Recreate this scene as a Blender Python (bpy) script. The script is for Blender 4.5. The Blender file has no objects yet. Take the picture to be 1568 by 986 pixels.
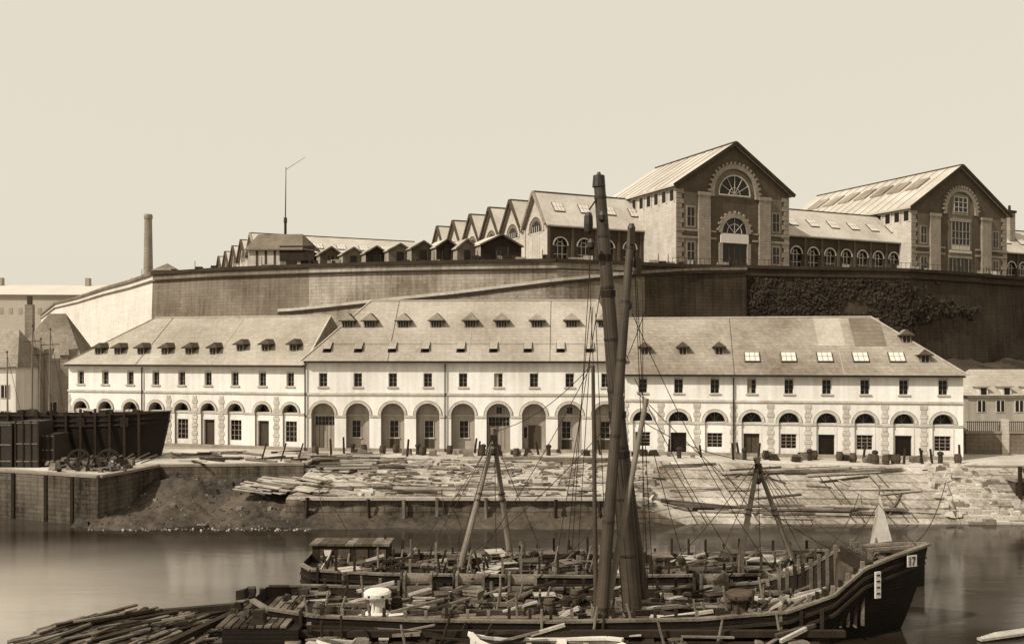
import bpy, math, random
from mathutils import Vector, noise
random.seed(7)
R=random.Random(11)
pi=math.pi
sc=bpy.context.scene
CH=10.2; FP=1400.0; HY=540.0; CX=784.0
def S(px,py,d): return Vector(((px-CX)*d/FP, d, CH-(py-HY)*d/FP))
def XY(px,d): return Vector(((px-CX)*d/FP, d))
def interp(t,x):
    if x<=t[0][0]: return t[0][1]
    for (a,b),(c,d) in zip(t,t[1:]):
        if x<=c: return b+(d-b)*(x-a)/(c-a)
    return t[-1][1]
# ---------------------------------------------------------------- materials
def sep(v):
    v=max(v,0.002)
    return (v, 0.975*v**1.11, 0.92*v**1.25, 1)
MATS={}
def mat(name,v,var=0.25,scale=0.6,fine=6.0,rough=0.9,bump=0.3,brick=None,streak=0,rows=0,spec=0.2,mort=0.6,stain=0):
    if name in MATS: return MATS[name]
    m=bpy.data.materials.new(name); m.use_nodes=True; MATS[name]=m
    nt=m.node_tree; N=nt.nodes; L=nt.links
    bs=N['Principled BSDF']; bs.inputs['Roughness'].default_value=rough
    bs.inputs['Specular IOR Level'].default_value=spec
    tc=N.new('ShaderNodeTexCoord')
    def noi(sc_,vec,det=4):
        n=N.new('ShaderNodeTexNoise'); n.inputs['Scale'].default_value=sc_; n.inputs['Detail'].default_value=det
        L.new(vec,n.inputs['Vector']); return n.outputs['Fac']
    def mth(op,a,b):
        n=N.new('ShaderNodeMath'); n.operation=op
        for k,x in enumerate((a,b)):
            if isinstance(x,(int,float)): n.inputs[k].default_value=x
            else: L.new(x,n.inputs[k])
        return n.outputs[0]
    obj=tc.outputs['Object']
    n1=noi(scale,obj,5); n2=noi(fine,obj,3)
    f=mth('ADD',mth('MULTIPLY',n1,0.6),mth('MULTIPLY',n2,0.4))
    if streak:
        mp=N.new('ShaderNodeMapping'); mp.inputs['Scale'].default_value=(1.6,1.6,0.12); L.new(obj,mp.inputs['Vector'])
        n3=noi(1.2,mp.outputs[0],4); f=mth('ADD',mth('MULTIPLY',f,1-streak),mth('MULTIPLY',n3,streak))
    if stain:
        n4=noi(.13,obj,6); f=mth('ADD',f,mth('MULTIPLY',mth('SUBTRACT',n4,.5),stain))
    sepx=N.new('ShaderNodeSeparateXYZ'); L.new(obj,sepx.inputs[0])
    bvec=N.new('ShaderNodeCombineXYZ')
    L.new(mth('ADD',sepx.outputs[0],mth('MULTIPLY',sepx.outputs[1],0.8)),bvec.inputs[0]); L.new(sepx.outputs[2],bvec.inputs[1])
    hgt=f
    if brick:
        b=N.new('ShaderNodeTexBrick'); L.new(bvec.outputs[0],b.inputs['Vector'])
        b.inputs['Scale'].default_value=1; b.inputs['Brick Width'].default_value=brick[0]; b.inputs['Row Height'].default_value=brick[1]
        b.inputs['Mortar Size'].default_value=brick[2]; b.inputs['Color1'].default_value=(1,1,1,1); b.inputs['Color2'].default_value=(.72,.72,.72,1)
        b.inputs['Mortar'].default_value=(mort*.6,)*3+(1,); b.inputs['Bias'].default_value=0
        bw=N.new('ShaderNodeRGBToBW'); L.new(b.outputs['Color'],bw.inputs[0])
        f=mth('MULTIPLY',f,mth('ADD',mth('MULTIPLY',bw.outputs[0],.55),.5)); hgt=f
    if rows:
        w=N.new('ShaderNodeTexWave'); w.bands_direction='Z'; w.inputs['Scale'].default_value=rows; w.inputs['Distortion'].default_value=0.6
        L.new(obj,w.inputs['Vector'])
        f=mth('MULTIPLY',f,mth('ADD',mth('MULTIPLY',w.outputs['Fac'],.25),.8)); hgt=f
    cr=N.new('ShaderNodeValToRGB'); L.new(f,cr.inputs[0])
    e=cr.color_ramp.elements; e[0].position=.25; e[0].color=sep(v*(1-var*1.5)); e[1].position=.72; e[1].color=sep(min(.92,v*(1+var)))
    L.new(cr.outputs[0],bs.inputs['Base Color'])
    if bump:
        bp=N.new('ShaderNodeBump'); bp.inputs['Strength'].default_value=bump; bp.inputs['Distance'].default_value=.12
        L.new(hgt,bp.inputs['Height']); L.new(bp.outputs[0],bs.inputs['Normal'])
    return m
mat('lime_wash',.72,.19,.35,5,streak=.5,bump=.1,stain=.5)
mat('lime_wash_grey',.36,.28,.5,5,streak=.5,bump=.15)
mat('ashlar_trim',.50,.25,1,7,brick=(.9,.38,.02),bump=.15)
mat('shade_plaster',.28,.3,.8,5,streak=.4,bump=.1)  # darker plaster: recess shade in its colour, plain tone on bars and plinths
mat('slate_light',.35,.25,.22,4,brick=(.5,.32,.02),streak=.3,bump=.2,mort=.8,stain=.7)
mat('slate_mid',.25,.35,.25,4,brick=(.5,.32,.02),streak=.3,bump=.25,mort=.8,stain=.9)
mat('slate_dark',.07,.3,.4,4,bump=.2)
mat('lead',.40,.2,1,4,bump=.05)
mat('glass_dark',.012,.3,.8,3,rough=.3,spec=.3,bump=.02)
mat('paint_white',.58,.1,2,8,rough=.6,bump=.05)
mat('door_wood',.07,.4,1.2,8,streak=.6)
mat('door_light',.32,.2,1.2,8,streak=.5)
mat('dark_wood',.03,.5,.9,7,streak=.3,bump=.4)
mat('tar',.013,.5,.7,5,rough=.65,bump=.3,rows=1.6,spec=.22)
mat('iron',.025,.5,.9,6,rough=.55,bump=.3,spec=.4)
mat('weathered_wood',.15,.6,.7,8,bump=.4)
mat('pale_wood',.38,.4,.7,8,bump=.3)
mat('deck_wood',.075,.65,.8,8,bump=.4)
mat('mast_wood',.055,.5,1.2,9,streak=.5,rough=.6,bump=.2,spec=.3)
mat('spar_wood',.18,.45,1.2,9,streak=.5,rough=.65,bump=.2,spec=.3)
mat('rope',.035,.3,3,9)
mat('brick_dark',.10,.35,.4,5,brick=(.7,.3,.03),streak=.25,bump=.3,mort=.8)
mat('brick_mid',.17,.3,.4,5,brick=(.9,.4,.03),streak=.25,bump=.3)
mat('brick_wing',.06,.35,.4,5,brick=(.7,.3,.03),streak=.25,bump=.3,mort=.8)
mat('stone_mid',.27,.3,.5,5,brick=(1.0,.45,.03),streak=.3,bump=.3)
mat('stone_pale',.47,.25,.6,5,brick=(.9,.4,.03),streak=.25,bump=.2)
mat('hall_roof',.44,.22,.25,3,streak=.3,bump=.1,stain=.5)
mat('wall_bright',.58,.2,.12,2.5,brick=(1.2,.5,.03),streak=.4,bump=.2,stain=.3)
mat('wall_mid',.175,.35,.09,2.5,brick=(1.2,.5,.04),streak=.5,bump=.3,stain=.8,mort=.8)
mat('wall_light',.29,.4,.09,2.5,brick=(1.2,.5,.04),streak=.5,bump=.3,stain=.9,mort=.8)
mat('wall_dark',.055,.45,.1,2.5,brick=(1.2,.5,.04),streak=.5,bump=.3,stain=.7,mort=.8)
mat('coping_dark',.04,.4,.5,4)
mat('ivy',.033,.8,.6,3.5,bump=1.0)
mat('hillside',.045,.6,.15,2,bump=.8,stain=.8)
mat('plateau',.22,.3,.1,2)
mat('quay_paving',.44,.3,.25,4,bump=.3,stain=.5)
mat('ground',.3,.25,.05,1)
mat('quay_wall',.12,.6,.3,4,brick=(1.0,.38,.03),streak=.55,bump=.5,mort=.85,stain=.7)
mat('mud',.06,.7,.3,3,rough=.75,bump=1.0,spec=.3,stain=.8)
mat('slip_stone',.33,.5,.3,3,brick=(1.6,.6,.05),bump=.6,stain=.9)
mat('slip_wall',.12,.5,.3,3,brick=(1.3,.5,.05),streak=.5,bump=.6,stain=.6)
mat('rubble',.18,.6,.9,4,bump=.5)
mat('rubble_dark',.07,.6,.9,4,bump=.5)
mat('rubble_pale',.44,.35,1.2,5,bump=.5)
mat('canvas',.58,.15,1,5)
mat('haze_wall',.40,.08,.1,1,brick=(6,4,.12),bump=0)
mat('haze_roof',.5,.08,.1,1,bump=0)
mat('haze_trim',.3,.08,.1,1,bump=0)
# ---------------------------------------------------------------- mesh builder
class MB:
    def __init__(s): s.v=[]; s.f=[]; s.m=[]; s.ms=[]
    def mi(s,m):
        if m not in s.ms: s.ms.append(m)
        return s.ms.index(m)
    def poly(s,pts,m):
        i=len(s.v); s.v.extend([tuple(p) for p in pts]); s.f.append(tuple(range(i,i+len(pts)))); s.m.append(s.mi(m))
    def hexa(s,P,m):
        i=len(s.v); s.v.extend([tuple(p) for p in P]); k=s.mi(m)
        for f in ((0,1,2,3),(7,6,5,4),(0,4,5,1),(1,5,6,2),(2,6,7,3),(3,7,4,0)):
            s.f.append(tuple(i+a for a in f)); s.m.append(k)
    def box(s,F,u0,u1,w0,w1,v0,v1,m):
        s.hexa([F(u0,w0,v0),F(u0,w1,v0),F(u1,w1,v0),F(u1,w0,v0),F(u0,w0,v1),F(u0,w1,v1),F(u1,w1,v1),F(u1,w0,v1)],m)
    def beam(s,p,q,a,b,m,up=Vector((0,0,1)),taper=1):
        p=Vector(p);q=Vector(q); d=(q-p)
        if d.length<1e-5: return
        d.normalize()
        x=d.cross(up)
        if x.length<1e-3: x=d.cross(Vector((0,1,0)))
        x.normalize(); y=x.cross(d)
        P=[]
        for c,t in ((p,1),(q,taper)):
            for sx,sy in ((-1,-1),(1,-1),(1,1),(-1,1)): P.append(c+x*sx*a*t/2+y*sy*b*t/2)
        s.hexa(P,m)
    def cyl(s,p,q,r0,r1,n,m,caps=True):
        p=Vector(p);q=Vector(q); d=(q-p).normalized()
        x=d.orthogonal().normalized(); y=d.cross(x)
        i=len(s.v); k=s.mi(m)
        for c,r in ((p,r0),(q,r1)):
            for j in range(n):
                a=2*pi*j/n; s.v.append(tuple(c+x*math.cos(a)*r+y*math.sin(a)*r))
        for j in range(n):
            s.f.append((i+j,i+(j+1)%n,i+n+(j+1)%n,i+n+j)); s.m.append(k)
        if caps:
            s.f.append(tuple(i+j for j in range(n))[::-1]); s.m.append(k)
            s.f.append(tuple(i+n+j for j in range(n))); s.m.append(k)
    def rock(s,c,r,m,rn=R,fl=.7):
        P=[]
        for z in(-1,1):
            for x,y in((-1,-1),(-1,1),(1,1),(1,-1)):
                k=.75 if z>0 else 1
                P.append(Vector(c)+Vector((x*r*k*rn.uniform(.5,1.1),y*r*k*rn.uniform(.5,1.1),z*r*fl*rn.uniform(.6,1.1))))
        s.hexa(P,m)
    def lathe(s,c,prof,n,m):
        i=len(s.v);k=s.mi(m)
        for r,z in prof:
            for j in range(n):
                a=2*pi*j/n; s.v.append((c[0]+r*math.cos(a),c[1]+r*math.sin(a),c[2]+z))
        for t in range(len(prof)-1):
            for j in range(n):
                s.f.append((i+t*n+j,i+t*n+(j+1)%n,i+(t+1)*n+(j+1)%n,i+(t+1)*n+j)); s.m.append(k)
        s.f.append(tuple(i+(len(prof)-1)*n+j for j in range(n))); s.m.append(k)
    def obj(s,name,parent=None,smooth=False):
        if not s.v: return None
        me=bpy.data.meshes.new(name); me.from_pydata(s.v,[],s.f)
        for m in s.ms: me.materials.append(MATS[m])
        me.polygons.foreach_set('material_index',s.m)
        if smooth: me.polygons.foreach_set('use_smooth',[True]*len(me.polygons))
        me.update()
        o=bpy.data.objects.new(name,me); sc.collection.objects.link(o)
        if parent: o.parent=parent
        return o
def empty(name):
    e=bpy.data.objects.new(name,None); sc.collection.objects.link(e); return e
class Parts(dict):
    def __missing__(s,k): s[k]=MB(); return s[k]
    def done(s,name):
        e=empty(name)
        for k,m in s.items(): m.obj(k,e)
        return e
def frame(O,a):
    ax,ay=a; l=math.hypot(ax,ay); ax/=l; ay/=l; ox,oy=O[0],O[1]
    return lambda u,w,v:(ox+ax*u-ay*w, oy+ay*u+ax*w, v)
def arch_panel(mb,F,u0,u1,v0,v1,uc,r,sill,spring,w0,w1,m,mr=None,n=14):
    mr=mr or m
    mb.poly([F(u0,w0,v0),F(uc-r,w0,v0),F(uc-r,w0,v1),F(u0,w0,v1)],m)
    mb.poly([F(uc+r,w0,v0),F(u1,w0,v0),F(u1,w0,v1),F(uc+r,w0,v1)],m)
    if sill>v0+1e-3:
        mb.poly([F(uc-r,w0,v0),F(uc+r,w0,v0),F(uc+r,w0,sill),F(uc-r,w0,sill)],m)
        mb.poly([F(uc-r,w0,sill),F(uc+r,w0,sill),F(uc+r,w1,sill),F(uc-r,w1,sill)],mr)
    A=[(uc-r*math.cos(pi*i/n),spring+r*math.sin(pi*i/n)) for i in range(n+1)]
    for (a,b),(c,d) in zip(A,A[1:]):
        mb.poly([F(a,w0,b),F(c,w0,d),F(c,w0,v1),F(a,w0,v1)],m)
        mb.poly([F(a,w0,b),F(a,w1,b),F(c,w1,d),F(c,w0,d)],mr)
    for x in(uc-r,uc+r): mb.poly([F(x,w0,sill),F(x,w1,sill),F(x,w1,spring),F(x,w0,spring)],mr)
def rect_panel(mb,F,u0,u1,v0,v1,a,b,c,d,w0,w1,m):
    for q in ((u0,a,v0,v1),(b,u1,v0,v1),(a,b,v0,c),(a,b,d,v1)):
        mb.poly([F(q[0],w0,q[2]),F(q[1],w0,q[2]),F(q[1],w0,q[3]),F(q[0],w0,q[3])],m)
    for x in(a,b): mb.poly([F(x,w0,c),F(x,w1,c),F(x,w1,d),F(x,w0,d)],m)
    for z in(c,d): mb.poly([F(a,w0,z),F(b,w0,z),F(b,w1,z),F(a,w1,z)],m)
def ring(mb,F,uc,vc,r0,r1,w0,w1,m,a0=0,a1=pi,n=14):
    T=[a0+(a1-a0)*i/n for i in range(n+1)]
    for a,b in zip(T,T[1:]):
        g=lambda r,t,w:F(uc+r*math.cos(t),w,vc+r*math.sin(t))
        mb.hexa([g(r0,a,w0),g(r1,a,w0),g(r1,a,w1),g(r0,a,w1),g(r0,b,w0),g(r1,b,w0),g(r1,b,w1),g(r0,b,w1)],m)
def disc(mb,F,uc,vc,r,w,m,a0=0,a1=pi,n=16):
    mb.poly([F(uc+r*math.cos(a0+(a1-a0)*i/n),w,vc+r*math.sin(a0+(a1-a0)*i/n)) for i in range(n+1)],m)
def sash(P,F,a,b,c,d,w,nv=1,nh=2,bar=.06):
    P['windows'].poly([F(a,w,c),F(b,w,c),F(b,w,d),F(a,w,d)],'glass_dark')
    fr=P['window_frames']; w1=w-.015;w0=w-.07
    fr.box(F,a,a+bar,w0,w1,c,d,'paint_white'); fr.box(F,b-bar,b,w0,w1,c,d,'paint_white')
    for i in range(1,nv+1):
        x=a+(b-a)*i/(nv+1); fr.box(F,x-bar*.4,x+bar*.4,w0+.004,w1+.004,c,d,'shade_plaster')
    for i in range(1,nh+1):
        z=c+(d-c)*i/(nh+1); fr.box(F,a+bar,b-bar,w0-.004,w1-.004,z-bar*.3,z+bar*.3,'shade_plaster')
# ---------------------------------------------------------------- long quay buildings
def dormer(P,F,u,w,v,bw,h,slope,hr=.75):
    run=h/slope
    D=P['dormers']
    D.poly([F(u-bw/2,w,v),F(u+bw/2,w,v),F(u+bw/2,w,v+h),F(u-bw/2,w,v+h)],'shade_plaster')
    for s_ in(-1,1):
        x=u+s_*bw/2; D.poly([F(x,w,v),F(x,w,v+h),F(x,w+run,v+h)],'slate_dark')
    for k in((-1,1) if bw>1.2 else (0,)):
        c=u+k*bw*.22; g=bw*(.18 if k else .34)
        D.box(F,c-g,c+g,w-.03,w-.01,v+.12,v+h-.05,'glass_dark')
        D.box(F,c-.03,c+.03,w-.06,w-.034,v+.12,v+h-.08,'shade_plaster')
    o=.26; e=v+h; rr=(hr+h)/slope
    a=F(u-bw/2-o,w-.35,e-.02); b=F(u+bw/2+o,w-.35,e-.02); c=F(u+bw/2+o,w+run,e-.02); d=F(u-bw/2-o,w+run,e-.02)
    t=F(u,w+.2,e+hr); t2=F(u,w+rr,e+hr)
    D.poly([a,b,t],'slate_dark' if bw<1.2 else 'slate_mid'); D.poly([b,c,t2,t],'slate_dark'); D.poly([a,t,t2,d],'slate_mid'); D.poly([a,d,c,b],'slate_dark')  # left slope lighter, right slope and soffit darker: light and shade painted in
    D.box(F,u-bw/2-o,u+bw/2+o,w-.37,w-.353,e-.12,e,'coping_dark')
def skylight(P,F,u,w,eave,slope,sw,sl,w_e,mode):
    k=P['skylights']; nl=math.hypot(1,slope); nx,nz=-slope/nl,1/nl
    def G(du,t,h): return F(u+du, w+t/nl+nx*h, eave+slope*(w-w_e)+t*slope/nl+nz*h)
    def bx(a,b,c,d,h0,h1,m): k.hexa([G(a,c,h0),G(a,d,h0),G(b,d,h0),G(b,c,h0),G(a,c,h1),G(a,d,h1),G(b,d,h1),G(b,c,h1)],m)
    if mode==0:
        bx(-sw/2,sw/2,0,sl,.0,.14,'slate_dark'); bx(-sw/2+.08,sw/2-.08,.1,sl-.08,.14,.17,'canvas')
        for i in(1,2): bx(-sw/2+sw*i/3-.03,-sw/2+sw*i/3+.03,.12,sl-.12,.17,.2,'shade_plaster')
        bx(-sw/2+.08,sw/2-.08,sl*.5,sl*.5+.06,.171,.19,'slate_mid')
    else:
        bx(-sw/2,sw/2,0,sl,.0,.08,'glass_dark')
        q=[G(-sw/2+.04,sl,.1),G(sw/2,sl,.1),G(sw/2,sl*.12,.34),G(-sw/2+.04,sl*.12,.34)]
        q2=[G(-sw/2+.04,sl,.14),G(sw/2,sl,.14),G(sw/2,sl*.12,.38),G(-sw/2+.04,sl*.12,.38)]
        k.hexa(q+q2,'slate_light')
def long_house(name,p0,p1,nb,eave,ridge,hd,hl,hr,style,dorm,rw='slate_light'):
    P=Parts(); a=(p1-p0); L=a.length; F=frame(p0,a); bay=L/nb; rr=random.Random(name)
    W=P['walls']; T=P['trim']
    sz=5.95 if style!='C' else 5.45
    wm='lime_wash'
    wz0=sz+.75; wz1=wz0+1.35
    RD=1.05
    for i in range(nb):
        u0=i*bay;u1=u0+bay;uc=(u0+u1)/2
        if style=='B': r,spr=1.22,3.75
        elif style=='A': r,spr=.88,3.9
        else: r,spr=.98,3.35
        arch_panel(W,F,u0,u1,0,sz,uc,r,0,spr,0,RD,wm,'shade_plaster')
        W.poly([F(u0,RD,0),F(u1,RD,0),F(u1,RD,sz),F(u0,RD,sz)],'lime_wash_grey' if style=='B' else 'shade_plaster')  # recess back darkened in colour to carry the shade of the arch
        ring(T,F,uc,spr,r+.02,r+.24,-.09,-.003,'ashlar_trim')
        ring(T,F,uc,spr,r+.26,r+.31,-.04,-.003,'stone_mid')
        rect_panel(W,F,u0,u1,sz,eave,uc-.44,uc+.44,wz0,wz1,0,.35,wm)
        sash(P,F,uc-.44,uc+.44,wz0,wz1,.35,1,2,.05)
        if rr.random()<.25: P['shutters'].box(F,uc-.4,uc-.02,.2,.24,wz0+.02,wz1-.02,'door_light')
        T.box(F,uc-.58,uc+.58,-.12,-.003,wz0-.14,wz0,'ashlar_trim')
        T.box(F,uc-.44,uc+.44,-.03,-.003,wz1+.02,wz1+.2,'ashlar_trim')
        for x0,x1 in((u0+.003,uc-r),(uc+r,u1-.003)):
            T.box(F,x0,x1,-.09,-.004,spr-.22,spr-.02,'ashlar_trim')
        Q=P['doors']; B0=RD-.02
        if style=='B':
            k=rr.random(); dx=rr.choice((-.35,0,.3,.0))
            T.box(F,uc-r,uc+r,RD-.1,RD-.003,spr-.14,spr,'ashlar_trim')
            if k<.62:
                sash(P,F,uc+dx-.5,uc+dx+.5,1.4,3.1,B0,1,2,.05)
                T.box(F,uc+dx-.6,uc+dx+.6,B0-.1,B0-.002,1.26,1.38,'ashlar_trim')
                if rr.random()<.5: Q.box(F,uc+dx-.45,uc+dx+.45,B0-.1,B0-.003,.05,1.24,'door_wood')
            elif k<.82:
                Q.box(F,uc-r+.05,uc+r-.05,B0-.12,B0,0.05,2.6,'door_light')
                for j in range(5): Q.box(F,uc-1+.4*j-.02,uc-1+.4*j+.02,B0-.14,B0-.121,.05,2.6,'door_wood')
                sash(P,F,uc-r+.1,uc+r-.1,2.65,3.5,B0-.03,5,1,.05)
            else:
                Q.box(F,uc-.6,uc+.6,B0-.1,B0,.05,2.7,'door_wood')
                sash(P,F,uc-r+.1,uc-.7,1.4,2.5,B0,0,1,.04)
            if rr.random()<.3: sash(P,F,uc-.35,uc+.35,spr+.15,spr+.8,B0,1,0,.05)
        else:
            disc(P['windows'],F,uc,spr,r-.06,B0,'glass_dark')
            for t in(.33,.5,.67):
                q=pi*t; P['window_frames'].beam(F(uc,B0-.03,spr+.03),F(uc+(r-.15)*math.cos(q),B0-.03,spr+(r-.15)*math.sin(q)),.05,.04,'shade_plaster')
            ft=spr-1.1 if style=='C' else spr-.9
            W.box(F,uc-r+.001,uc+r-.001,.2,B0-.04,ft,spr-.004,'lime_wash')
            T.box(F,uc-r+.002,uc+r-.002,.12,.197,spr-.22,spr-.02,'ashlar_trim')
            if (i+(0 if style=='C' else rr.randint(0,1)))%2==1:
                Q.box(F,uc-.74,uc+.74,.5,.6,.02,ft-.01,'glass_dark' if style=='C' and i in(1,5,7) else 'door_wood')
                if style=='C' and i not in(1,5,7): Q.box(F,uc-.03,uc+.03,.46,.497,.02,ft-.05,'dark_wood')
            else:
                W.box(F,uc-.76,uc+.76,.21,.7,0,.85,'lime_wash')
                sash(P,F,uc-.76,uc+.76,.85,ft,.4,2,3,.07)
            for sx in(-1,1):
                x=uc+sx*(r-.001); W.box(F,min(x,x-sx*.22),max(x,x-sx*.22),.215,.7,0,ft-.004,'lime_wash')
        if style=='C' or (style=='A' and i in(0,4,5,6,8)):
            for j in range(13 if style=='A' else 12):
                hw=.34 if j%2 else .24
                x0=max(u0-hw,0.0);x1=u0+hw
                T.box(F,x0,x1,-.065 if j%2 else -.055,-.005,.04+j*.43,.04+j*.43+.38,'ashlar_trim')
        if style=='B' and i in(0,4) or style!='B' and i==3: P['downpipes'].box(F,u0-.06,u0+.06,-.24,-.14,0,eave-.3,'iron')
    T.box(F,-.05,L+.05,-.13,-.001,sz-.12,sz+.1,'ashlar_trim')
    T.box(F,-.05,L+.05,-.3,-.001,eave-.22,eave-.02,'ashlar_trim')
    T.box(F,-.05,L+.05,-.62,-.302,eave-.2,eave-.04,'iron')
    T.box(F,0,L,-.08,-.006,0,.34,'shade_plaster')
    for u in(0,L):
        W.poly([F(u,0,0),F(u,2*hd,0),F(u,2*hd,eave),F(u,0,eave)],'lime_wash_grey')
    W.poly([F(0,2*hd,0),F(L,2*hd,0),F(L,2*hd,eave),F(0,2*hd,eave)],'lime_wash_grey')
    Rf=P['roof']; o=.68; sl=(ridge-eave)/(hd+o)
    e1=[F(-.3,-o,eave),F(L+.3,-o,eave),F(L+.3,2*hd+o,eave),F(-.3,2*hd+o,eave)]
    r1,r2=F(hl,hd,ridge),F(L-hr,hd,ridge)
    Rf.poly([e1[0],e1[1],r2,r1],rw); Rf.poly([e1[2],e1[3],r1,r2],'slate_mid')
    Rf.poly([e1[3],e1[0],r1],rw if hl>0 else 'shade_plaster'); Rf.poly([e1[1],e1[2],r2],'slate_dark' if style=='C' else 'slate_mid')  # right hip in darker slate, shade away from the sun put into colour
    Rf.box(F,hl,L-hr,hd-.12,hd+.12,ridge-.05,ridge+.1,'lead')
    for a_,b_ in((e1[0],r1),(e1[1],r2)): Rf.beam(Vector(a_)+Vector((0,0,.04)),Vector(b_)+Vector((0,0,.04)),.18,.1,'lead')
    nn=int(L/8)
    for j in range(1,nn):
        u=L*j/nn+rr.uniform(-1,1)
        if hl*1.1<u<L-hr*1.1: Rf.beam(F(u,-o,eave+.02),F(u,hd,ridge+.02),.05,.04,'slate_dark' if j%2 else 'lead')
    if style=='B':
        Rf.beam(F(2,hd*.18,eave+sl*(hd*.18+o)+.02),F(L-1,hd*.18,eave+sl*(hd*.18+o)+.02),.08,.03,'slate_mid')
    if style=='C':
        for uu,wd,m_ in((L*.60,2.6,'slate_light'),(L*.71,3.0,'brick_mid')):
            w0,w1=hd*.42,hd*.97
            Rf.poly([F(uu,w0,eave+sl*(w0+o)+.03),F(uu+wd,w0,eave+sl*(w0+o)+.03),F(uu+wd,w1,eave+sl*(w1+o)+.03),F(uu,w1,eave+sl*(w1+o)+.03)],m_)
    for (px,py,kind) in dorm:
        best=None
        for k in range(0,400):
            uu=L*k/399
            for kw in range(0,15):
                w=-o+(hd+o)*kw/15; v=eave+sl*(w+o); q=F(uu,w,v)
                X=CX+q[0]*FP/q[1]; Y=HY-(q[2]-CH)*FP/q[1]
                er=abs(X-px)+abs(Y-py)
                if best is None or er<best[0]: best=(er,uu,w,v)
        _,uu,w,v=best
        if kind==0: dormer(P,F,uu,w,v-.05,1.3,.85,sl,.8)
        elif kind==3: dormer(P,F,uu,w,v-.05,.9,.85,sl,.55)
        elif kind==1: skylight(P,F,uu,w,eave,sl,.85,1.5,-o,1)
        else: skylight(P,F,uu,w,eave,sl,1.5,1.5,-o,0)
    return P.done(name)
pA0,pA1=XY(105,103.5),XY(466,95.4); pB0,pB1=XY(468,95),XY(955,93); pC0,pC1=XY(957,92),XY(1475,86.7)
long_house('arcaded_quay_house',pA0,pA1,9,8.9,14.3,6,7,0,'A',[(x,y,3) for x,y in((150,541),(180,541),(215,541),(252,541),(289,541),(326,541),(367,540),(406,540),(449,539))])
long_house('rope_store_building',pB0,pB1,9,9.35,15.9,6,5.6,2.5,'B',
   [(x,499,0) for x in(532,566,618,668,720,768,822,875,925)]+[(x,540,1) for x in(500,548,600,650,705,755,808,858,903)])
long_house('arsenal_store_building',pC0,pC1,9,8.05,13.9,6.5,0,7,'C',
   [(x,542,3) for x in(987,1045,1101)]+[(x,556,2) for x in(1153,1209,1265,1320,1375)]+[(1388,526,3),(1417,553,3)],'slate_mid')
# ---------------------------------------------------------------- terrace & retaining wall
WT=[(40,420),(60,330),(85,239),(160,184),(235,149),(340,141),(465,136),(580,132.5),(700,130),(850,128),(950,131.5),(1050,136),(1200,139),(1390,143),(1480,150),(1568,160),(1750,178),(2100,230)]
TZ=23.0
def wallpt(px): return XY(px,interp(WT,px))
P=Parts()
pxs=[40,60,85,120,160,200,234]+list(range(240,2110,18))
def wmat(px): return 'wall_bright' if px<234 else 'wall_mid' if px<466 else 'wall_light' if px<975 else 'wall_dark'  # bright left, dark right: sunlit and shaded facings put into the wall colour
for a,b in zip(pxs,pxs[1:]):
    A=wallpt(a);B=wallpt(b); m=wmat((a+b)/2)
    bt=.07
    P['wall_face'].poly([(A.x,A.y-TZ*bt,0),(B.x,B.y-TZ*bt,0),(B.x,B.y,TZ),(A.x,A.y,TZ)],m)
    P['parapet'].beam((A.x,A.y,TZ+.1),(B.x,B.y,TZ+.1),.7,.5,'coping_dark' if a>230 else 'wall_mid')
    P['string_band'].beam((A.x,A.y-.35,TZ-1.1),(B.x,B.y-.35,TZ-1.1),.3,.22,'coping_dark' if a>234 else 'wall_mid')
P.done('retaining_wall')
mb=MB(); top=[(wallpt(p).x,wallpt(p).y,TZ-.15) for p in pxs]
for (a,b) in zip(top,top[1:]): mb.poly([a,b,(b[0]*1.0+0,900,TZ-.15),(a[0],900,TZ-.15)],'plateau')
mb.obj('plateau_ground')
P=Parts()
RT=[(440,16.2),(466,16.3),(580,17.3),(700,18.3),(870,20.1),(980,21.4),(1050,22.2),(1150,22.7)]
rp=list(range(440,1151,20))
for a,b in zip(rp,rp[1:]):
    A=wallpt(a);B=wallpt(b); za=interp(RT,a);zb=interp(RT,b)
    ow=lambda p:5.2 if p<950 else max(.8,5.2-(p-950)/200*4.4)
    oa,ob=ow(a),ow(b); m='wall_light' if a<870 else ('wall_mid' if a<975 else 'wall_dark')  # right end darker too, shade of the turned face put into the colour
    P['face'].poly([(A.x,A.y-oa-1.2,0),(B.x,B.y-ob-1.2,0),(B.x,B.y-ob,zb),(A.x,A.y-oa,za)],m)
    P['road'].poly([(A.x,A.y-oa,za-.3),(B.x,B.y-ob,zb-.3),(B.x,B.y,zb-.3),(A.x,A.y,za-.3)],'quay_paving')
    P['coping'].beam((A.x,A.y-oa,za+.1),(B.x,B.y-ob,zb+.1),.5,.4,'stone_pale' if a<960 else 'wall_mid')
    P['coping_shadow_course'].beam((A.x,A.y-oa-.1,za-.35),(B.x,B.y-ob-.1,zb-.35),.3,.26,'coping_dark')
P.done('terrace_ramp')
def sheet(name,pts_fn,nu,nv,m,smooth=True):
    vs=[];fs=[]
    for i in range(nu+1):
        for j in range(nv+1): vs.append(pts_fn(i/nu,j/nv))
    for i in range(nu):
        for j in range(nv):
            k=i*(nv+1)+j; fs.append((k,k+nv+1,k+nv+2,k+1))
    me=bpy.data.meshes.new(name); me.from_pydata(vs,[],fs); me.materials.append(MATS[m])
    me.polygons.foreach_set('use_smooth',[smooth]*len(fs)); me.update()
    o=bpy.data.objects.new(name,me); sc.collection.objects.link(o); return o
mb=MB()
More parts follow.
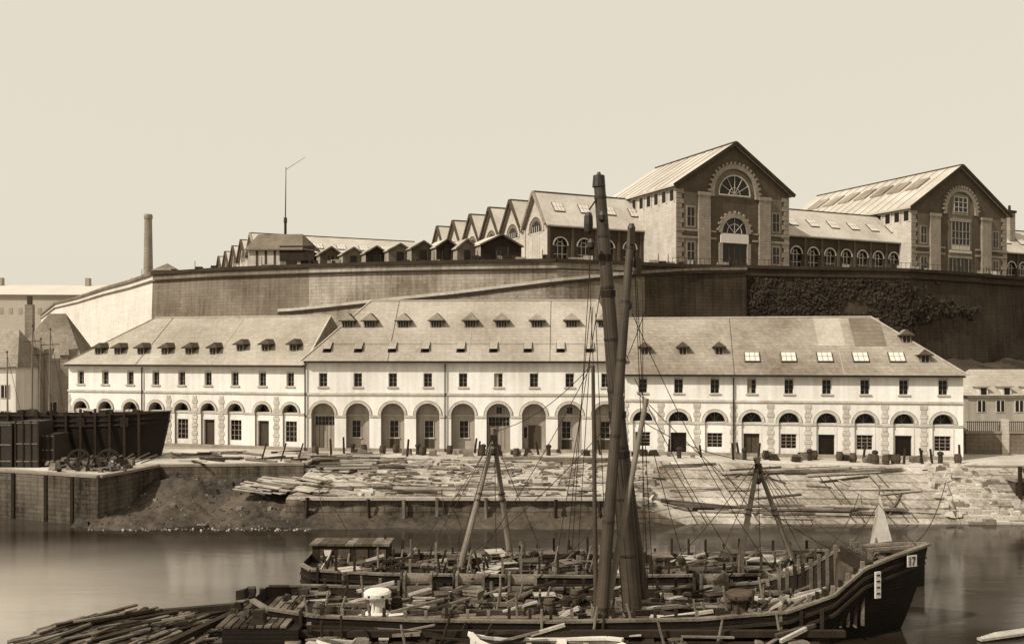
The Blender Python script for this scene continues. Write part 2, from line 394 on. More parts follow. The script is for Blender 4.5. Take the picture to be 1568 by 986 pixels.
for i in range(19000):
    px=R.uniform(1060,1500); z=21.4-R.random()**1.15*14
    e=noise.noise(Vector((px*.016,z*.2,2)))+.35*noise.noise(Vector((px*.07,z*.8,2)))
    if e<-.38 or (px>1392 and e<(px-1392)*.004) or (px<1104 and e<(1104-px)*.012): continue
    W=wallpt(px); y=W.y-(TZ-z)*.07-R.uniform(.05,.35+max(0,e)*.6)
    s_=R.uniform(.1,.34); c=Vector((W.x,y,z)); n=Vector((R.uniform(-.6,.6),-1,R.uniform(-.3,.6))).normalized(); x=n.orthogonal().normalized()*s_; yv=n.cross(x.normalized())*s_
    mb.poly([c-x,c+yv*.8,c+x*R.uniform(.6,1.1),c-yv],'ivy')
mb.obj('ivy_on_wall')
def hill(u,v):
    px=1400+u*700; W=wallpt(px); d0=106+u*10; y=d0+(W.y-1.8-d0)*v; X=W.x*(.74+.26*v)
    z=1+(7.5+4*u)*v**.9+noise.noise(Vector((X*.12,y*.12,1)))*1.0+noise.noise(Vector((X*.6,y*.6,1)))*.5
    return (X,y,z)
sheet('hillside',hill,80,50,'hillside')
mb=MB()
for i in range(90):
    x=R.uniform(53,66);y=R.uniform(106,112); mb.rock((x,y,1.0+(y-104)*.35+R.uniform(0,1.2)),R.uniform(.3,1.0),'rubble_dark' if R.random()<.6 else 'rubble')
mb.obj('boulder_heap')
# ---------------------------------------------------------------- upper halls
AX=(.907,.42)
def wing(name,O,Lw,nh=1,W=9.4,eave=31.4,ridge=37.3,base=22.8,win=True,bay=4.2,wm='brick_wing',end='stone_pale',fs=1):
    P=Parts(); F0=frame(O,AX)
    for h in range(nh):
        F=(lambda h:lambda u,w,v:F0(u,w+h*W,v))(h)
        Wl=P['walls']; T=P['trim']; nb=int(Lw/bay)
        if h==0 and win:
            b=Lw/nb
            for i in range(nb):
                u0=i*b;uc=u0+b/2
                arch_panel(Wl,F,u0,u0+b,base,eave,uc,1.25,25.6,28.0,0,.5,wm)
                Wl.poly([F(u0,.5,base),F(u0+b,.5,base),F(u0+b,.5,eave),F(u0,.5,eave)],'glass_dark')
                ring(T,F,uc,28.0,1.27,1.5,-.09,-.003,'stone_pale')
                T.box(F,uc-1.4,uc+1.4,-.12,-.003,25.35,25.6,'stone_mid')
                fr=P['window_frames']
                for x in(-.42,.42): fr.box(F,uc+x-.05,uc+x+.05,.3,.4,25.6,29.0,'stone_pale')
                for z in(26.6,28.0): fr.box(F,uc-1.25,uc+1.25,.27,.296,z-.05,z+.05,'stone_pale')
                ring(fr,F,uc,28.0,.62,.70,.24,.266,'stone_pale',n=8)
                T.box(F,u0-.25,u0+.25,-.16,-.003,base,eave-.5,'brick_dark')
        else:
            Wl.poly([F(0,0,base),F(Lw,0,base),F(Lw,0,eave),F(0,0,eave)],wm)
        T.box(F,0,Lw,-.35,-.17,eave-.45,eave-.05,'brick_mid')
        Wl.poly([F(0,0,base),F(0,W,base),F(0,W,eave),F(0,W/2,ridge-.1),F(0,0,eave)],end)  # left gable paler than the brick sides, sunlit tone put into the colour
        Wl.poly([F(Lw,0,base),F(Lw,W,base),F(Lw,W,eave),F(Lw,W/2,ridge-.1),F(Lw,0,eave)],wm)
        G=(lambda F:lambda u,w,v:F(w,W-u,v))(F)
        ring(T,G,W/2,30.6,2.6*fs,3.05*fs,-.15,-.003,'stone_pale'); disc(P['windows'],G,W/2,30.6,2.5*fs,-.01,'brick_mid')
        disc(P['windows'],G,W/2,30.6,1.9*fs,-.03,'glass_dark')
        for x in(-1.2,-.4,.4,1.2): P['window_frames'].box(G,W/2+x-.06,W/2+x+.06,-.1,-.05,base+1,31.6,'paint_white')
        T.box(G,W/2-2.5,W/2+2.5,-.06,-.032,30.3,30.55,'stone_pale')
        for x in(.4,W-.4): T.box(G,x-.4,x+.4,-.2,-.004,base,eave,'stone_pale')
        Rf=P['roof']; o=.5;ex=.55
        for sgn in(0,1):
            w0=-o if sgn==0 else W+o; ze=eave-.3
            q=[F(-ex,w0,ze),F(Lw,w0,ze),F(Lw,W/2,ridge),F(-ex,W/2,ridge)]
            q2=[(x,y,z+.22) for x,y,z in q]
            Rf.hexa(q+q2,'hall_roof')
        for s_ in(0,W):
            Rf.beam(Vector(F(-ex-.1,s_,eave)),Vector(F(-ex-.1,W/2,ridge+.15)),.3,.5,'slate_dark' if h else 'stone_mid')
        Rf.box(F,-ex,Lw,W/2-.15,W/2+.15,ridge+.16,ridge+.36,'slate_dark')
        if h==0:
            sl=(ridge-eave+.3)/(W/2+o)
            for j in range(int(Lw/5)):
                skylight(P,F,3+j*5,1.6,eave-.05,sl,2.0,2.2,-o,0)
    return P.done(name)
wing('workshop_sheds_row',XY(840,151),27,6)
wing('workshop_sheds_row',XY(395,188),36,5,W=13,eave=31,ridge=35.3,win=False)
wing('workshop_wing',XY(1206,164),32,1,W=11,bay=3.6,ridge=36.8)
wing('workshop_wing',XY(1540,192),40,1,W=11,ridge=36.8,bay=3.6)
def hall(name,O,W,Lh,eave,apex,style,base=22.8):
    P=Parts(); F=frame(O,AX); Wl=P['walls'];T=P['trim'];fr=P['window_frames'];wn=P['windows']; c=W/2; k=W/23.7
    Wl.poly([F(0,0,base),F(W,0,base),F(W,0,eave),F(c,0,apex-.15),F(0,0,eave)],'brick_dark')
    Wl.poly([F(0,Lh,base),F(W,Lh,base),F(W,Lh,eave),F(c,Lh,apex-.15),F(0,Lh,eave)],'brick_dark')
    Wl.poly([F(0,0,base),F(0,Lh,base),F(0,Lh,eave),F(0,0,eave)],'stone_pale')  # left wall paler than the others, its sunlit brightness put into the colour
    Wl.poly([F(W,0,base),F(W,Lh,base),F(W,Lh,eave),F(W,0,eave)],'brick_dark')
    G=lambda u,w,v:F(w,Lh-u,v)
    nw=int(Lh/2.2)
    for i in range(nw):
        u=(i+.5)*Lh/nw
        wn.box(G,u-.55,u+.55,-.03,-.01,eave-2.6,eave-.8,'glass_dark'); T.box(G,u+.65,u+.95,-.12,-.003,eave-2.9,eave-.5,'stone_pale')
    T.box(G,0,Lh,-.25,-.125,eave-.5,eave-.1,'stone_mid')
    for j in range(int((eave-base)/.8)):
        for x0,x1 in((0,1.5 if j%2 else 1.1),(W-(1.5 if j%2 else 1.1),W)):
            T.box(F,x0,x1,-.12,-.003,base+j*.8,base+j*.8+.74,'stone_mid')
    for x0,x1 in((1.55*k,4.25*k),(W-4.25*k,W-1.55*k)):
        T.box(F,x0,x1,-.05,-.002,base,29.05,'brick_mid'); T.box(F,x0,x1,-.05,-.002,30.7,eave-1.2,'brick_mid')
    for x0,x1 in((4.3*k,6.7*k),(W-6.7*k,W-4.3*k)):
        T.box(F,x0,x1,-.4,-.003,base,eave-1.6,'stone_mid')
        T.box(F,x0-.15,x1+.15,-.5,-.003,eave-1.6,eave-1.0,'stone_mid')
    for z in(30.3,29.1):
        for x0,x1 in((0.0,4.3*k),(W-4.3*k,W)): T.box(F,x0,x1,-.22,-.13,z,z+.35,'stone_mid')
        T.box(F,6.8*k,8.0*k,-.2,-.003,z,z+.35,'stone_mid'); T.box(F,W-8.0*k,W-6.8*k,-.2,-.003,z,z+.35,'stone_mid')
    for uc in(2.9*k,W-2.9*k):
        for z0,z1 in((31.2,34.2),(25.6,28.4)):
            T.box(F,uc-.95,uc+.95,-.1,-.055,z0-.3,z1+.3,'stone_mid')
            wn.box(F,uc-.65,uc+.65,-.125,-.103,z0,z1,'glass_dark')
            fr.box(F,uc-.05,uc+.05,-.16,-.128,z0,z1,'shade_plaster')
            fr.box(F,uc-.65,uc+.65,-.163,-.13,(z0+z1)/2-.05,(z0+z1)/2+.05,'shade_plaster')
    vc=36.9 if style==1 else 37.6; Ro=5.1*k if style==1 else 4.7
    ring(T,F,c,vc,Ro-.75,Ro,-.35,-.003,'stone_mid',-.12,pi+.12,24)
    for i in range(19):
        t=pi*(i+.5)/19
        T.beam(F(c+Ro*math.cos(t),-.2,vc+Ro*math.sin(t)),F(c+(Ro+.45)*math.cos(t),-.2,vc+(Ro+.45)*math.sin(t)),.42,.42,'stone_mid')
    disc(wn,F,c,vc,Ro-.8,-.02,'brick_mid',-.1,pi+.1)
    if style==1:
        ri=3.3
        disc(wn,F,c,vc,ri,-.05,'glass_dark')
        ring(fr,F,c,vc,ri-.12,ri+.08,-.2,-.06,'stone_pale'); ring(fr,F,c,vc,1.1,1.2,-.18,-.06,'stone_pale')
        for i in range(1,6):
            t=pi*i/6; fr.beam(F(c+.2*math.cos(t),-.14,vc+.2*math.sin(t)),F(c+ri*math.cos(t),-.14,vc+ri*math.sin(t)),.09,.08,'stone_pale')
        fr.box(F,c-ri,c+ri,-.22,-.1,vc-.25,vc,'stone_pale')
        ring(T,F,c,30.4,2.6,3.4,-.3,-.003,'stone_mid',0,pi,16)
        for i in range(11):
            t=pi*(i+.5)/11; T.beam(F(c+3.4*math.cos(t),-.15,30.4+3.4*math.sin(t)),F(c+3.75*math.cos(t),-.15,30.4+3.75*math.sin(t)),.35,.4,'stone_mid')
        disc(wn,F,c,30.4,2.55,-.03,'glass_dark')
        ring(fr,F,c,30.4,1.5,1.6,-.15,-.05,'stone_pale')
        for t in(.25,.5,.75): fr.beam(F(c,-.1,30.4),F(c+2.5*math.cos(pi*t),-.1,30.4+2.5*math.sin(pi*t)),.08,.08,'stone_pale')
        fr.box(F,c-2.9,c+2.9,-.25,-.003,28.7,30.3,'paint_white')
        wn.box(F,c-2.4,c+2.4,-.1,-.003,base,28.65,'glass_dark')
        for x in(-1.2,0,1.2): wn.box(F,c+x-.05,c+x+.05,-.14,-.103,base,28.65,'door_wood')
        for x in(-3.3,2.6): T.box(F,c+x,c+x+.7,-.35,-.003,base,28.69,'stone_mid')
    else:
        T.box(F,c-3.4,c+3.4,-.05,-.021,base,vc+.0,'brick_mid')
        T.box(F,c-2.2,c+2.2,-.09,-.053,vc-.5,vc+3.3,'stone_mid'); wn.box(F,c-1.8,c+1.8,-.13,-.093,vc-.1,vc+2.9,'glass_dark')
        for x in(-1.8,-.6,.6,1.8): fr.box(F,c+x-.06,c+x+.06,-.2,-.133,vc-.1,vc+2.9,'stone_pale')
        for z in(0,.9,1.9,2.8): fr.box(F,c-1.8,c+1.8,-.22,-.203,vc+z-.06,vc+z+.06,'stone_pale')
        T.box(F,c-3.0,c+3.0,-.2,-.053,35.7,36.3,'stone_mid'); T.box(F,c-3.0,c+3.0,-.2,-.053,29.6,30.1,'stone_pale')
        wn.box(F,c-2.5,c+2.5,-.13,-.053,30.15,35.6,'glass_dark')
        for x in(-2.5,-1.5,-.5,.5,1.5,2.5): fr.box(F,c+x-.06,c+x+.06,-.2,-.133,30.15,35.6,'shade_plaster')
        for z in(31.2,32.4,33.8): fr.box(F,c-2.5,c+2.5,-.22,-.203,z-.06,z+.06,'shade_plaster')
        fr.box(F,c-2.44,c+2.44,-.19,-.134,30.2,31.1,'stone_pale')
        for x in(-2.2,0,2.2): wn.box(F,c+x-.8,c+x+.8,-.13,-.053,base,28.6,'glass_dark'); T.box(F,c+x-1,c+x+1,-.2,-.053,28.6,29.0,'stone_mid'); fr.box(F,c+x-.05,c+x+.05,-.18,-.133,base,28.6,'stone_mid')
    Rf=P['roof']
    for s_ in(0,1):
        ue=-.8 if s_==0 else W+.8; ze=eave-.5
        q=[F(ue,-.6,ze),F(c,-.6,apex),F(c,Lh+.6,apex),F(ue,Lh+.6,ze)]
        Rf.hexa(q+[(x,y,z+.35) for x,y,z in q],'hall_roof')
        e=Vector(F(ue,-.72,ze+.1)); t=Vector(F(c,-.72,apex+.15)); Rf.beam(e,t,.2,.6,'coping_dark')
        for j in range(1,int(Lh/2.5)):
            w=j*2.5; Rf.beam(Vector(F(ue,w,ze+.38)),Vector(F(c,w,apex+.38)),.1,.1,'stone_mid')
    Rf.box(F,c-.25,c+.25,-.6,Lh+.6,apex+.3,apex+.5,'slate_dark')
    if style==2:
        Kf=P['skylights']
        for j in range(7):
            w=4+j*4.5
            a_=lambda t,dw,h:Vector(F(-.8+(c+.8)*t,w+dw,eave-.1+(apex-eave+.5)*t+h))
            for t0 in(.5,):
                Kf.hexa([a_(t0,0,0),a_(t0,3,0),a_(t0+.25,3,0),a_(t0+.25,0,0),a_(t0,0,.3),a_(t0,3,.3),a_(t0+.25,3,.3),a_(t0+.25,0,.3)],'slate_mid')
    return P.done(name)
hall('great_workshop_hall',XY(1035,150),23.7,23,37.9,45.4,1)
hall('great_workshop_hall',XY(1395,173),26.5,38,37.9,46.4,2)
mb=MB(); c=XY(1547,196); F=frame(c,AX); mb.box(F,0,1.6,0,1.6,30,40.2,'stone_mid'); mb.box(F,-.2,1.8,-.2,1.8,40.2,40.7,'coping_dark'); mb.cyl(F(.8,.8,40.7),F(.8,.8,41.9),.3,.25,8,'coping_dark'); mb.obj('brick_chimney_stack')
# ---------------------------------------------------------------- small sheds on terrace
def shed(name,px0,px1,yt,ye,d,lw=7,wm='dark_wood',rm='slate_mid',axis=AX,side='shade_plaster'):
    O=XY(px0,d); W=(px1-px0)*d/FP; ev=S(0,ye,d).z; rg=S(0,yt,d).z; P=Parts(); F=frame(O,axis)
    P['walls'].poly([F(0,0,22.8),F(W,0,22.8),F(W,0,ev),F(W/2,0,rg),F(0,0,ev)],wm)
    P['walls'].poly([F(0,0,22.8),F(0,lw,22.8),F(0,lw,ev),F(0,0,ev)],side)
    P['walls'].poly([F(W,0,22.8),F(W,lw,22.8),F(W,lw,ev),F(W,0,ev)],wm)
    P['walls'].poly([F(0,lw,22.8),F(W,lw,22.8),F(W,lw,ev),F(W/2,lw,rg),F(0,lw,ev)],wm)
    for s_ in(0,1):
        u=-.25 if s_==0 else W+.25
        q=[F(u,-.3,ev-.15),F(W/2,-.3,rg),F(W/2,lw+.3,rg),F(u,lw+.3,ev-.15)]
        P['roof'].hexa(q+[(x,y,z+.15) for x,y,z in q],rm)
        P['roof'].beam(F(u,-.35,ev-.1),F(W/2,-.35,rg+.08),.1,.22,'weathered_wood')
    P['windows'].box(F,W*.35,W*.65,-.03,-.01,22.9,ev-.2,'glass_dark')
    P['windows'].box(F,W*.65+.05,W*.65+.15,-.06,-.031,22.9,ev-.2,'weathered_wood')
    return P.done(name)
for i,(a,b,t,e,wm) in enumerate(((736,805,358,374,'dark_wood'),(700,733,366,380,'brick_mid'),(668,704,366,378,'dark_wood'),(630,668,369,380,'brick_dark'),(595,632,373,383,'brick_mid'),(560,594,377,387,'dark_wood'),(525,558,379,389,'brick_mid'),(490,524,378,389,'brick_dark'))):
    shed('timber_shed',a,b,t,e,interp(WT,(a+b)/2)+3.5,lw=5 if a<735 else 6,rm='slate_light' if i%2 else 'hall_roof',wm=wm)
P=Parts(); F=frame(XY(380,141),(1,-.06)); Wd=8.2
P['walls'].box(F,0,Wd,0,4.5,22.8,26.2,'stone_pale')
for x in(1.2,2.6,4.0): P['walls'].box(F,x,x+.35,-.05,-.01,22.8,26.1,'door_wood')
P['walls'].box(F,5.0,Wd+2.2,-.25,-.02,24.3,26.6,'dark_wood'); P['walls'].poly([F(Wd+.02,0,22.8),F(Wd+.02,4.5,22.8),F(Wd+.02,4.5,26.2),F(Wd+.02,2.2,28.4),F(Wd+.02,0,26.2)],'dark_wood')
P['walls'].box(F,Wd+.03,Wd+2.2,0,4,22.8,25.6,'dark_wood')
q=[F(-.4,-.5,25.9),F(Wd+.5,-.5,25.9),F(Wd-.3,2.2,28.5),F(.9,2.2,28.5)]; P['roof'].hexa(q+[(x,y,z+.2) for x,y,z in q],'brick_mid')
q=[F(-.4,5,25.9),F(Wd+.5,5,25.9),F(Wd-.3,2.2,28.5),F(.9,2.2,28.5)]; P['roof'].hexa(q+[(x,y,z+.2) for x,y,z in q],'slate_dark')
P['roof'].poly([F(Wd-.3,2.2,28.7),F(Wd+2.6,-.4,25.7),F(Wd+2.6,4.4,25.7)],'slate_dark'); P['roof'].poly([F(Wd-.3,2.2,28.71),F(Wd+.5,-.4,26.0),F(Wd+2.6,-.4,25.7)],'slate_dark')
P.done('guard_shed')
mb=MB(); b=XY(437,145)
mb.cyl((b.x,b.y,22.8),(b.x,b.y,31.2),.24,.2,8,'coping_dark'); mb.cyl((b.x,b.y,31),(b.x+.1,b.y,39.6),.1,.05,8,'coping_dark')
mb.cyl((b.x+.1,b.y,39.2),(b.x+3.2,b.y,41.2),.035,.025,6,'rope'); mb.cyl((b.x,b.y,30.8),(b.x,b.y,31.6),.3,.26,8,'iron'); mb.obj('signal_mast')
mb=MB(); c=XY(227,250); mb.lathe((c.x,c.y,20),[(1.6,0),(1.5,4),(1.35,5),(.98,26.5),(1.12,26.8),(1.15,27.6),(1.0,28)],18,'stone_mid'); mb.obj('factory_chimney',smooth=False)
P=Parts(); F=frame(XY(234,160),(1,.1)); P['walls'].box(F,0,4.0,0,3.5,22.8,24.6,'stone_mid'); t=F(2,1.7,26.0)
for q in(((-.3,-.3),(4.3,-.3)),((4.3,-.3),(4.3,3.8)),((4.3,3.8),(-.3,3.8)),((-.3,3.8),(-.3,-.3))): P['roof'].poly([F(q[0][0],q[0][1],24.6),F(q[1][0],q[1][1],24.6),t],'slate_mid')
P['windows'].box(F,1.5,2.2,-.04,-.01,23.2,24.2,'glass_dark'); P.done('watch_lodge')
mb=MB()
for i in range(60):
    px=R.uniform(190,1560); w=wallpt(px); h=R.uniform(.5,1.6); mb.box(frame((w.x,w.y+1.2),(1,0)),0,R.uniform(.3,1.6),0,.8,22.8,TZ+.35+h*.5,R.choice(('coping_dark','stone_mid','dark_wood','pale_wood')))
    if R.random()<.5: mb.cyl((w.x,w.y+1,22.8),(w.x,w.y+1,TZ+1.8),.07,.05,6,'iron')
mb.obj('terrace_stores')
mb=MB()
for px in range(1030,1560,7):
    w=wallpt(px); mb.cyl((w.x,w.y,TZ+.3),(w.x,w.y,TZ+1.25),.035,.035,5,'iron')
for a in range(1030,1554,21):
    A=wallpt(a);B=wallpt(a+21); mb.beam((A.x,A.y,TZ+1.25),(B.x,B.y,TZ+1.25),.06,.06,'iron')
mb.obj('terrace_railing')
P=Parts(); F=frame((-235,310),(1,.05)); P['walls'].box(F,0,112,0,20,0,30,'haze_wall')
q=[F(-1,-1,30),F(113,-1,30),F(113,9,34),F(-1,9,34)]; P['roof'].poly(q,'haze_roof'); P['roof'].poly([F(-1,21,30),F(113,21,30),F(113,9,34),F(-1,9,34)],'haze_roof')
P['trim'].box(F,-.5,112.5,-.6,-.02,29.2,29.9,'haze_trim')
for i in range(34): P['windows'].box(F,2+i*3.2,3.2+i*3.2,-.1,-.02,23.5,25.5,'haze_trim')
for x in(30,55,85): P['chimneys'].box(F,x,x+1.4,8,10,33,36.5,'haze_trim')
P.done('distant_barracks')
def house(O,a,W,D,eave,ridge,wm,rm,along=True,wins=(),hip=0):
    P=Parts(); F=frame(O,a); P['walls'].box(F,0,W,0,D,0,eave,wm)
    q=[F(-.4,-.4,eave-.1),F(W+.4,-.4,eave-.1),F(W-hip,D/2,ridge),F(hip,D/2,ridge)]; r=[F(-.4,D+.4,eave-.1),F(W+.4,D+.4,eave-.1),F(W-hip,D/2,ridge),F(hip,D/2,ridge)]
    P['roof'].poly(q,rm);P['roof'].poly(r,rm); P['roof'].poly([q[0],q[3],r[0]],rm if hip else wm);P['roof'].poly([q[1],q[2],r[1]],rm if hip else wm)
    for (x,z,w,h) in wins:
        P['trim'].box(F,x-w/2-.12,x+w/2+.12,-.06,-.003,z-.12,z+h+.12,'ashlar_trim'); P['windows'].box(F,x-w/2,x+w/2,-.09,-.063,z,z+h,'glass_dark')
        P['window_frames'].box(F,x-.04,x+.04,-.13,-.094,z,z+h,'paint_white')
    P['trim'].box(F,-.1,W+.1,-.16,-.004,eave-.35,eave-.12,'ashlar_trim')
    return P,F
P,F=house(XY(24,112),(1,.22),7.2,9,9.6,15.2,'lime_wash_grey','slate_mid',True,[(1.6,5.5,.8,1.6),(4.2,2.5,.9,1.6)],2.6)
for x in(2.4,5.2):
    P['turret'].box(F,x,x+.9,-.7,-.2,0,9.9,'stone_mid'); P['turret'].poly([F(x-.2,-.9,9.9),F(x+1.1,-.9,9.9),F(x+.45,.1,12.2)],'slate_mid'); P['turret'].poly([F(x-.2,-.9,9.9),F(x-.2,.6,9.9),F(x+.45,.1,12.2)],'slate_mid')
P['chimney'].box(F,-.1,.8,4,5,12,16.3,'stone_mid'); P['chimney'].box(F,.1,.6,4.2,4.8,16.3,17.4,'slate_dark')
P.done('steep_roofed_house')
P,F=house(XY(-60,106),(1,.05),6.2,8,8.6,13.0,'lime_wash','slate_mid',True,[(1,5,.8,1.4),(3,5,.8,1.4),(5,5,.8,1.4),(3,1.6,.9,1.8),(5,1.6,.9,1.8)],1.5); P.done('quayside_house')
for px,py in((48,500),(60,520),(75,505),(12,540)):
    mb=MB(); b_=XY(px,96); t_=S(px+R.uniform(-3,3),py,96)
    mb.cyl((b_.x,b_.y,0),t_,.13,.06,8,'spar_wood'); mb.cyl(t_-Vector((.9,0,1.6)),t_+Vector((.9,0,-1.5)),.04,.04,6,'dark_wood'); mb.lathe((t_.x,t_.y,t_.z),[(.1,0),(.12,.08),(.03,.2)],8,'iron')
    mb.cyl((t_.x,t_.y,t_.z-.2),(b_.x+2.2,b_.y,.3),.02,.02,4,'rope'); mb.obj('boat_mast')
P,F=house(XY(1482,101),(1,.02),14,7,5.6,8.3,'lime_wash_grey','slate_light',True,[(1.5+2.1*i,3.7,.8,1.2) for i in range(6)],2.0)
for i in range(5):
    x=1.6+i*2.6; P['dormers'].box(F,x-.5,x+.5,-.3,1.5,5.5,6.4,'paint_white'); P['dormers'].box(F,x-.3,x+.3,-.34,-.303,5.6,6.3,'glass_dark'); P['dormers'].box(F,x-.7,x+.7,-.5,2.2,6.4,6.55,'slate_light')
P.done('quayside_cottage')
P=Parts(); F=frame(XY(1480,92),(1,-.02)); P['wall'].box(F,0,12,0,.5,0,2.1,'brick_mid'); P['coping'].box(F,-.1,12,-.1,.6,2.1,2.3,'stone_mid')
for i in range(60): P['railing'].box(F,.2+i*.2,.25+i*.2,.2,.26,2.3,3.3,'iron')
P['railing'].box(F,0,12,.27,.3,3.2,3.27,'iron')
for x in(3.5,7): P['pier'].box(F,x,x+.7,-.12,.62,0,3.5,'stone_pale')
P.done('yard_wall')
# ---------------------------------------------------------------- shore
LIP=[(-19.2,88),(-4.9,88.2),(12,87),(24,84),(40.5,81.5),(60,81)]
WZ=-4.0
def lip(X): return interp(LIP,X)
def H(X,Y):
    yl=lip(X); k=min(1,max(0,(X-9)/6))
    yt=76.0-.5*k; zt=-1.9-2.3*k
    t=max(0,min(1,(yl-Y)/(yl-yt)))
    return zt*t
gf=[(-900,84),(XY(-150,80).x,80),(XY(0,79).x,79),(XY(150,75).x,75),(XY(240,82.3).x,82.3),(XY(465,83.5).x,83.5),(-18.75,88)]+[(x,lip(x)) for x in(-4.9,12,24,33,40.5,46,60)]+[(900,81)]
mb=MB()
for (a,b),(c,d) in zip(gf,gf[1:]):
    mb.poly([(a,b,0),(c,d,0),(c,97,0),(a,97,0)],'quay_paving'); mb.poly([(a,97,0),(c,97,0),(c,4000,0),(a,4000,0)],'ground')
mb.obj('ground')
P=Parts()
for (a,b),(c,d) in list(zip(gf,gf[1:]))[:6]+list(zip(gf,gf[1:]))[11:]:
    P['face'].poly([(a,b+.0,-7),(c,d+.0,-7),(c,d,-.02),(a,b,-.02)],'quay_wall')
    P['coping'].beam((a,b+.25,.03),(c,d+.25,.03),.6,.22,'stone_mid')
for px in(20,70,110):
    c=XY(px,interp([(0,79),(150,75)],px)-.12); P['fender'].beam((c.x,c.y,-5),(c.x,c.y,-.1),.25,.2,'dark_wood')
P.done('quay_wall')
def slip(u,v):
    X=-18.8+u*64; yl=lip(X); k=min(1,max(0,(X-9)/6)); yt=76.0-.5*k; zt=-1.9-2.3*k
    if v<=.8: Y=yl+(yt-yl)*v/.8; z=H(X,Y)+(noise.noise(Vector((X*.7,Y*.9,0)))*.14*(1-k*.7)+noise.noise(Vector((X*2.5,Y*2.5,0)))*.04 if v>.01 else 0)-.02
    else:
        t=(v-.8)/.2; Y=yt-.5*t-.4*(t>.9); z=zt+(-5.2-zt)*t
        Y+=noise.noise(Vector((X*.8,z,4)))*.35
    return (X,Y,z)
so_=sheet('stone_slipway',slip,200,40,'slip_stone')
so_.data.materials.append(MATS['slip_wall'])
for p in so_.data.polygons:
    if p.index%40>=32: p.material_index=1
mb=MB()
X=-17
while X<12:
    mb.beam((X,75.5,-4.6),(X+R.uniform(-.2,.2),75.4,-1.9+R.uniform(-.3,.5)),.24,.2,R.choice(('dark_wood','weathered_wood'))); X+=R.uniform(2,6.0)
mb.beam((-17.5,75.75,-1.86),(11,75.65,-1.9),.35,.25,'pale_wood')
mb.obj('timber_revetment')
def mud(u,v):
    X=-36+u*22; Y=83.8+(72.2-83.8)*v
    z=-1.0-3.5*v**1.1+noise.noise(Vector((X*.22,Y*.25,2)))*1.3*min(1,v*4)*(1-v*.7)+noise.noise(Vector((X*1.1,Y*1.3,2)))*.25+noise.noise(Vector((X*3.3,Y*3.3,7)))*.07
    return (X,Y,z-(.9*max(0,(v-.72))*3 if X<-34 else 0))
sheet('mud_bank',mud,130,80,'mud')
# narrow mud foreshore under the revetment
def fore(u,v):
    X=-18+u*31; Y=75.6-2.6*v+noise.noise(Vector((X*.15,3,1)))*.8*v
    return (X,Y,-3.25-.95*v**.8+noise.noise(Vector((X*.5,Y*.8,1)))*.22+noise.noise(Vector((X*2,Y*2,1)))*.07-(.7*max(0,u-.85)/.15)-(.5 if v>.97 else 0))
sheet('mud_foreshore',fore,140,16,'mud')
mb=MB()
for i in range(260):
    X=R.uniform(-35,-15);v=R.random()**.7; Y=83+(73.6-83)*v; mb.rock((X,Y,mud((X+36)/22,(83.8-Y)/11.6)[2]+.02),R.uniform(.05,.14)+(R.uniform(0,.4) if R.random()<.08 else 0),R.choice(('rubble','mud','mud')))
for i in range(130):
    X=R.uniform(-34,-16); mb.rock((X,73.2+R.uniform(-.3,.6),-3.98+R.uniform(-.05,.06)),R.uniform(.04,.12),'rubble_pale' if R.random()<.4 else 'rubble')
mb.obj('shore_stones')
mb=MB()
for t in range(11):
    Y=82.0-.58*t
    X=36.4+.15*t
    while X<43.2:
        w=R.uniform(.5,1.3); z=-.38*t-.02+R.uniform(-.05,.07)
        if R.random()<.93: mb.box(frame((X,Y-.58),(1,R.uniform(-.02,.02))),0,w-.05,0,.62,z-1.2,z+(.22 if R.random()<.15 else 0),R.choice(('rubble_pale','rubble_pale','stone_pale','rubble')))
        X+=w
for i in range(110):
    t=R.random(); mb.rock((36.5+R.uniform(0,6),82-5.8*t,-3.7*t+.15),R.uniform(.1,.35),R.choice(('rubble_pale','rubble_pale','rubble')))
mb.obj('masonry_steps')
def lay(mb,X,t,L,a,w,h,m,lift=0):
    yl=lip(X); Y=yl-(yl-76)*t; dx,dy=math.cos(a)*L/2,math.sin(a)*L/2
    ya,yb=Y-dy,Y+dy
    if min(ya,yb)<76.1 or X+abs(dx)>37.5 or max(ya-lip(X-dx),yb-lip(X+dx))>-.1: return
    p=(X-dx,ya,H(X-dx,ya)+h/2+.04+lift); q=(X+dx,yb,H(X+dx,yb)+h/2+.04+lift+R.uniform(0,.03))
    if R.random()<.25: mb.cyl(p,q,w*.5,w*.4,7,m)
    else: mb.beam(p,q,w,h,m)
WM=('pale_wood','weathered_wood','weathered_wood','pale_wood','deck_wood')
mb=MB()
for row in range(14):
    X=-18+R.uniform(0,3)
    while X<36:
        t=.05+row*.068+R.uniform(-.04,.04)
        L=R.uniform(1.2,6)
        if R.random()<(.55 if X<12 else .36): lay(mb,X+L/2,t,L,R.gauss(-.05,.2 if X<12 else .08),R.uniform(.12,.28),.1,R.choice(WM))
        X+=L+R.uniform(.2,2.5)
for i in range(60):
    X=R.uniform(-18,12 if i%3 else 34); lay(mb,X,R.uniform(.1,.9),R.uniform(.8,2.6),R.choice((1.0,-.9,.6,-.5,.4))+R.gauss(0,.2),R.uniform(.1,.25),.08,R.choice(WM),.04)
mb.obj('scattered_timber')
mb=MB()
for i in range(480):
    X=R.uniform(-14,12); yl=lip(X); Y=yl-(yl-76.6)*R.uniform(.03,1); a=R.uniform(-.5,.5)
    h=H(X,Y); mb.box(frame((X,Y),(math.cos(a),math.sin(a))),0,R.uniform(.3,1.5),0,R.uniform(.25,.7),h-.3,h+R.uniform(.05,.26),R.choice(('rubble_pale','rubble_pale','rubble','stone_pale','rubble')))
mb.obj('stone_slabs')
